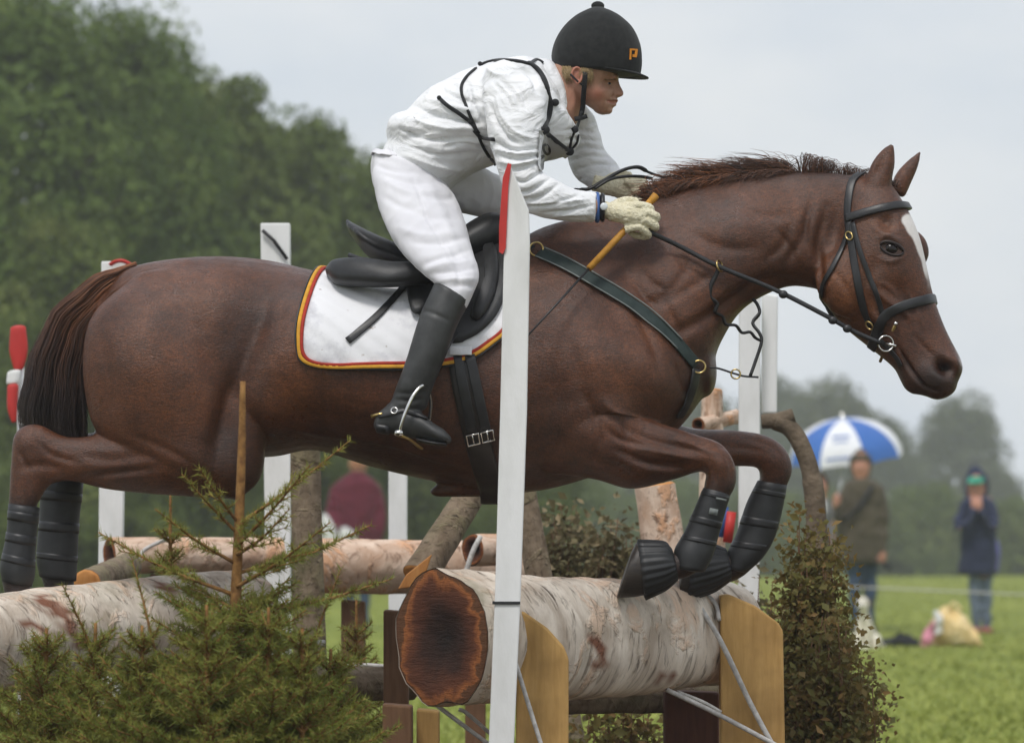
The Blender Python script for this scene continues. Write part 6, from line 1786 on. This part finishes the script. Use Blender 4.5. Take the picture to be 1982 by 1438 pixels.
# umbrella
um = thing('umbrella', 'blue and white golf umbrella held over the person in the olive coat', 'umbrella', P(1622, 965, Y - .25))
uc = P(1638, 886, Y + .85); Ru, Hu = M(116, Y), M(88, Y)
tilt = Matrix.Rotation(R(10), 3, 'X') @ Matrix.Rotation(R(-6), 3, 'Y')
ph0 = R(-121)
for k in range(8):
    rs_ = []
    for i in range(9):
        f = i / 8
        row = []
        for j in range(7):
            a = ph0 + (k + j / 6) * math.pi / 4
            sag = .045 * math.sin(math.pi * j / 6) * f
            rr = Ru * math.sin(f * R(84)) / math.sin(R(84)) * (1 - sag); zz = Hu * (math.cos(f * R(84)) - math.cos(R(84))) + sag * .4
            row.append(uc + tilt @ Vector((rr * math.cos(a), rr * math.sin(a), zz)))
        rs_.append(row)
    vs = [p for r_ in rs_ for p in r_]; fs = [(i * 7 + j, (i + 1) * 7 + j, (i + 1) * 7 + j + 1, i * 7 + j + 1) for i in range(8) for j in range(6)]
    pan = MB().add(vs, fs).build('panel', MATS['umbrella_white' if k % 2 == 0 else 'umbrella_blue'], um)
    if k == 0:
        def up(u, v):
            f = v; a = ph0 + (k + u) * math.pi / 4; sag = .045 * math.sin(math.pi * u) * f
            rr = Ru * math.sin(f * R(84)) / math.sin(R(84)) * (1 - sag); zz = Hu * (math.cos(f * R(84)) - math.cos(R(84))) + sag * .4
            nn = Vector((rr * math.cos(a), rr * math.sin(a), zz * 1.2)).normalized()
            return uc + tilt @ (Vector((rr * math.cos(a), rr * math.sin(a), zz)) + nn * .006)
        for (u0, u1, v0, v1, nl) in ((.22, .78, .50, .545, 7), (.14, .86, .86, .90, 8), (.30, .70, .60, .63, 5)):   # lines of blue lettering, too small to read
            for q in range(nl):
                ua = u0 + (u1 - u0) * q / nl; ub = ua + (u1 - u0) / nl * .72
                MB().add([up(ua, v0), up(ub, v0), up(ub, v1), up(ua, v1)], [(0, 1, 2, 3)]).build('lettering', MATS['umbrella_blue'], pan, smooth=False)
    a = ph0 + k * math.pi / 4
    MB().tube([uc + tilt @ Vector((Ru * math.sin(f * R(84)) * .99 * math.cos(a), Ru * math.sin(f * R(84)) * .99 * math.sin(a), Hu * (math.cos(f * R(84)) - math.cos(R(84))) - .008)) for f in np.linspace(0, 1, 8)], .004, 6).build('rib', MATS['steel'], um)
MB().tube([uc + tilt @ Vector((0, 0, Hu + .012)), uc, P(1620, 970, Y - .2), P(1618, 1000, Y - .25)], .008, 8).build('shaft', MATS['steel'], um)
MB().tube([P(1620, 985, Y - .25), P(1620, 1008, Y - .25)], .016, 8).build('handle', MATS['shoe_dark'], um)
# ---- person half hidden behind the shrub
Y = 27.5
pr = thing('person', 'person in rose and white top half hidden behind the leafy shrub', 'person', (P(1588, 1232, Y).x, Y, 0))
arms = [[(1566, 985, 1578, 980, .05, Y), (1562, 1030, 1576, 1030, .05, Y), (1566, 1070, 1578, 1070, .04, Y - .04)], [(1598, 980, 1612, 985, .05, Y), (1602, 1030, 1616, 1030, .05, Y), (1600, 1070, 1612, 1070, .04, Y - .04)]]
lg = [[(1572, 1080, 1590, 1080, .07, Y), (1574, 1225, 1586, 1225, .05, Y)], [(1588, 1080, 1606, 1080, .07, Y), (1592, 1225, 1604, 1225, .05, Y)]]
pbody(pr, [[(1598, 928, 1578, 928, .07, Y), (1602, 944, 1576, 944, .08, Y), (1598, 962, 1580, 962, .055, Y)], [(1582, 960, 1596, 960, .05, Y), (1572, 985, 1606, 985, .1, Y), (1572, 1080, 1606, 1080, .1, Y)]] + arms + lg, [(P(1586, 946, Y - .085), (.015, .02, .02))], .014)
garment(pr, 'top', [[(1580, 966, 1598, 966, .08, Y), (1566, 985, 1612, 985, .12, Y), (1568, 1088, 1610, 1088, .13, Y)]] + [a[:2] for a in arms], 'coat_grey')
garment(pr, 'trousers', lg, 'jeans_blue')
MB().loft([(1598, 918, 1580, 918, .06, Y + .01), (1605, 932, 1574, 932, .085, Y + .02), (1604, 950, 1577, 948, .08, Y + .05)], 16, 4).build('hair', MATS['hair_brown'], pr)
MB().loft([(1578, 972, 1600, 972, .10, Y - .03), (1576, 990, 1602, 990, .11, Y - .04)], 14, 3, .3, .3).build('scarf', MATS['bag_white'], pr)
# ---- person in maroon, seen under the horse's belly
Y = 30.0
pm = thing('person', 'person in maroon jacket and tan cap seen under the horse\'s belly', 'person', (P(690, 1222, Y).x, Y, 0))
armm = [[(640, 945, 664, 936, .065, Y), (630, 990, 656, 992, .065, Y - .04), (640, 1025, 662, 1020, .06, Y - .12), (662, 1020, 672, 1030, .045, Y - .2)], [(716, 936, 738, 945, .065, Y), (722, 990, 748, 990, .065, Y - .02), (724, 1035, 744, 1035, .055, Y - .05)]]
lm = [[(660, 1045, 694, 1045, .09, Y), (664, 1120, 688, 1120, .075, Y), (668, 1215, 684, 1215, .05, Y)], [(690, 1045, 724, 1045, .09, Y), (694, 1120, 718, 1120, .075, Y), (698, 1215, 714, 1215, .05, Y)]]
pbody(pm, [[(706, 892, 680, 892, .075, Y), (709, 906, 677, 906, .085, Y), (705, 922, 682, 922, .06, Y)], [(682, 920, 704, 920, .055, Y), (664, 950, 722, 950, .11, Y), (662, 1045, 724, 1045, .11, Y)]] + [shrink(a, .75) for a in armm] + [shrink(a, .8) for a in lm], [(P(693, 910, Y - .085), (.016, .024, .022))], .014)
garment(pm, 'jacket', [[(678, 914, 708, 914, .085, Y), (648, 938, 732, 940, .14, Y), (644, 990, 738, 990, .16, Y), (640, 1045, 742, 1045, .17, Y)]] + armm, 'coat_maroon')
garment(pm, 'trousers', lm, 'jeans_blue')
MB().loft([(702, 884, 684, 884, .06, Y), (711, 896, 675, 896, .092, Y), (713, 901, 674, 902, .095, Y - .02)], 16, 4, .6, .2).build('cap', MATS['cap_tan'], pm)
b1 = thing('carrier_bag', 'white carrier bag hanging beside the maroon jacket', 'bag', P(640, 1050, Y - .25))
MB().loft([(622, 996, 634, 996, .03, Y - .25), (622, 1015, 648, 1020, .07, Y - .25), (624, 1045, 658, 1048, .08, Y - .25)], 16, 4, .3, .4).build('sack', MATS['bag_white'], b1)
b2 = thing('carrier_bag', 'round white bag held low in front of the maroon jacket', 'bag', P(674, 1052, Y - .3))
MB().loft([(658, 1024, 672, 1020, .05, Y - .3), (656, 1034, 688, 1032, .08, Y - .3), (660, 1052, 690, 1052, .08, Y - .3)], 16, 4, .4, .5).build('sack', MATS['bag_white'], b2)
# ---- dog and things on the grass
Y = 24.2
dg_ = thing('dog', 'cream and brown dog sitting on the grass beside the shrub', 'dog', (P(1672, 1258, Y).x, Y, 0))
mb = MB()
mb.loft([(1664, 1244, 1698, 1246, .10, Y + .06), (1660, 1224, 1696, 1228, .105, Y + .03), (1662, 1202, 1688, 1206, .085, Y - .02), (1662, 1186, 1682, 1188, .06, Y - .04), (1664, 1172, 1680, 1176, .05, Y - .05)], 18, 5)
mb.loft([(1661, 1158, 1680, 1160, .055, Y - .06), (1659, 1166, 1683, 1170, .062, Y - .08), (1663, 1176, 1678, 1180, .05, Y - .10)], 16, 4)
mb.tube([P(1667, 1168, Y - .1), P(1665, 1173, Y - .18), P(1665, 1175, Y - .21)], [.036, .028, .022], 10)
for x in (1664, 1678):
    mb.tube([P(x, 1200, Y - .05), P(x - 1, 1228, Y - .1), P(x - 1, 1252, Y - .11)], [.036, .026, .024], 8); mb.ball(P(x - 1, 1254, Y - .14), .028, .045, .02)
for x in (1656, 1692):
    mb.ball(P(x + 2, 1240, Y + .02), .06, .10, .07); mb.ball(P(x, 1253, Y - .08), .03, .06, .022)
mb.tube(curve([P(1694, 1246, Y + .12), P(1704, 1250, Y + .15), P(1712, 1248, Y + .1)], 4), [.025] * 5 + [.015] * 4, 8)
link_mesh('body', fuse(mb, .011, 3, .5, 'dog_body'), MATS['dog_coat'], dg_)
for x, s_ in ((1658, -1), (1683, 1)):
    MB().loft([(x - 3, 1160, x + 3, 1160, .015, Y - .05), (x + s_ * 2 - 4, 1168, x + s_ * 2 + 4, 1168, .018, Y - .06), (x + s_ * 2 - 2, 1178, x + s_ * 2 + 2, 1178, .012, Y - .06)], 12, 4).build('ear', MATS['dog_patch'], dg_)
MB().ball(P(1665, 1173, Y - .232), .014, .010, .011).build('nose', MATS['dog_patch'], dg_)
for x in (1662, 1671):
    MB().ball(P(x, 1166, Y - .155), .009).build('eye', MATS['dog_patch'], dg_)
MB().loft([(1690, 1212, 1697, 1216, .05, Y + .05), (1688, 1228, 1699, 1232, .06, Y + .05), (1692, 1240, 1699, 1243, .04, Y + .06)], 14, 4).build('patch', MATS['dog_patch'], dg_)
def lump(name, label, cat, st, m, extra=()):
    t = thing(name, label, cat, (P(st[1][0], 1250, st[1][5]).x, st[1][5], 0))
    mb = MB(); mb.loft(st, 24, 6, .4, .4); me = fuse(mb, .014, 2, .5, name); co, no = get_co(me), get_no(me)
    wv = np.array([abs(mnoise.noise(Vector(c) * 7)) + .5 * abs(mnoise.noise(Vector(c) * 17)) for c in co]); set_co(me, co + no * ((.3 - wv) * .06)[:, None])
    link_mesh('sack', me, MATS[m], t)
    for (nm, path, r_, mm) in extra:
        MB().tube(curve([P(*q) for q in path], 4), r_, 8).build(nm, MATS[mm], t)
    return t
Y = 24.9
lump('tote_bag', 'crumpled yellow tote bag standing on the grass by the navy coat', 'bag', [(1812, 1186, 1808, 1250, .10, Y), (1832, 1172, 1826, 1252, .15, Y), (1856, 1182, 1852, 1252, .16, Y), (1880, 1210, 1876, 1252, .14, Y), (1898, 1238, 1896, 1252, .10, Y)], 'bag_yellow',
     [('handle', [(1836, 1176, Y - .1), (1846, 1166, Y - .1), (1862, 1180, Y - .12)], .012, 'bag_yellow')])
lump('carrier_bag', 'white bag propped on the yellow tote bag', 'bag', [(1806, 1186, 1814, 1178, .05, Y - .14), (1810, 1204, 1828, 1196, .07, Y - .16), (1806, 1226, 1822, 1222, .06, Y - .16)], 'bag_white')
lump('carrier_bag', 'pink bag leaning against the yellow tote bag', 'bag', [(1800, 1208, 1810, 1206, .05, Y - .2), (1788, 1228, 1806, 1230, .07, Y - .2), (1782, 1252, 1800, 1252, .07, Y - .2)], 'bag_pink')
lump('rucksack', 'dark rucksack lying flat on the grass beside the dog', 'bag', [(1700, 1240, 1700, 1252, .10, Y), (1725, 1234, 1725, 1254, .14, Y), (1752, 1228, 1752, 1254, .15, Y), (1776, 1238, 1776, 1253, .10, Y)], 'bag_dark',
     [('strap', [(1730, 1236, Y - .1), (1742, 1226, Y - .12), (1758, 1232, Y - .1)], .012, 'bag_dark')])
# ---- string fence
sf = thing('string_fence', 'white string fence line stretched across the field before the people', 'fence', (P(1800, 1260, 24).x, 24, 0))
MB().tube([P(1560, 1132, 24), P(1800, 1142, 24), P(2080, 1155, 24)], .007, 6).build('string', MATS['rope_white'], sf)
for x in (1560, 2080):
    q = P(x, 1140, 24); MB().tube([(q.x, 24.02, 0), (q.x, 24.02, q.z + .1)], .02, 8).build('stake', MATS['white_paint'], sf)
# ================================================================== damp air
hz = MB(); hz.box((0, 122, 12.0), 330, 390, 44)
m = bpy.data.materials.new('damp_air'); m.use_nodes = True; nt = m.node_tree
for n_ in list(nt.nodes):
    if n_.type != 'OUTPUT_MATERIAL':
        nt.nodes.remove(n_)
pv = nt.nodes.new('ShaderNodeVolumePrincipled'); pv.inputs['Color'].default_value = (.93, .95, 1, 1); pv.inputs['Density'].default_value = .0013; pv.inputs['Anisotropy'].default_value = .2
nt.links.new(pv.outputs[0], nt.nodes['Material Output'].inputs['Volume'])
ho_ = hz.build('haze', m, None, False, 'stuff')
ho_['label'] = 'thin damp haze over the whole field'; ho_['category'] = 'haze'
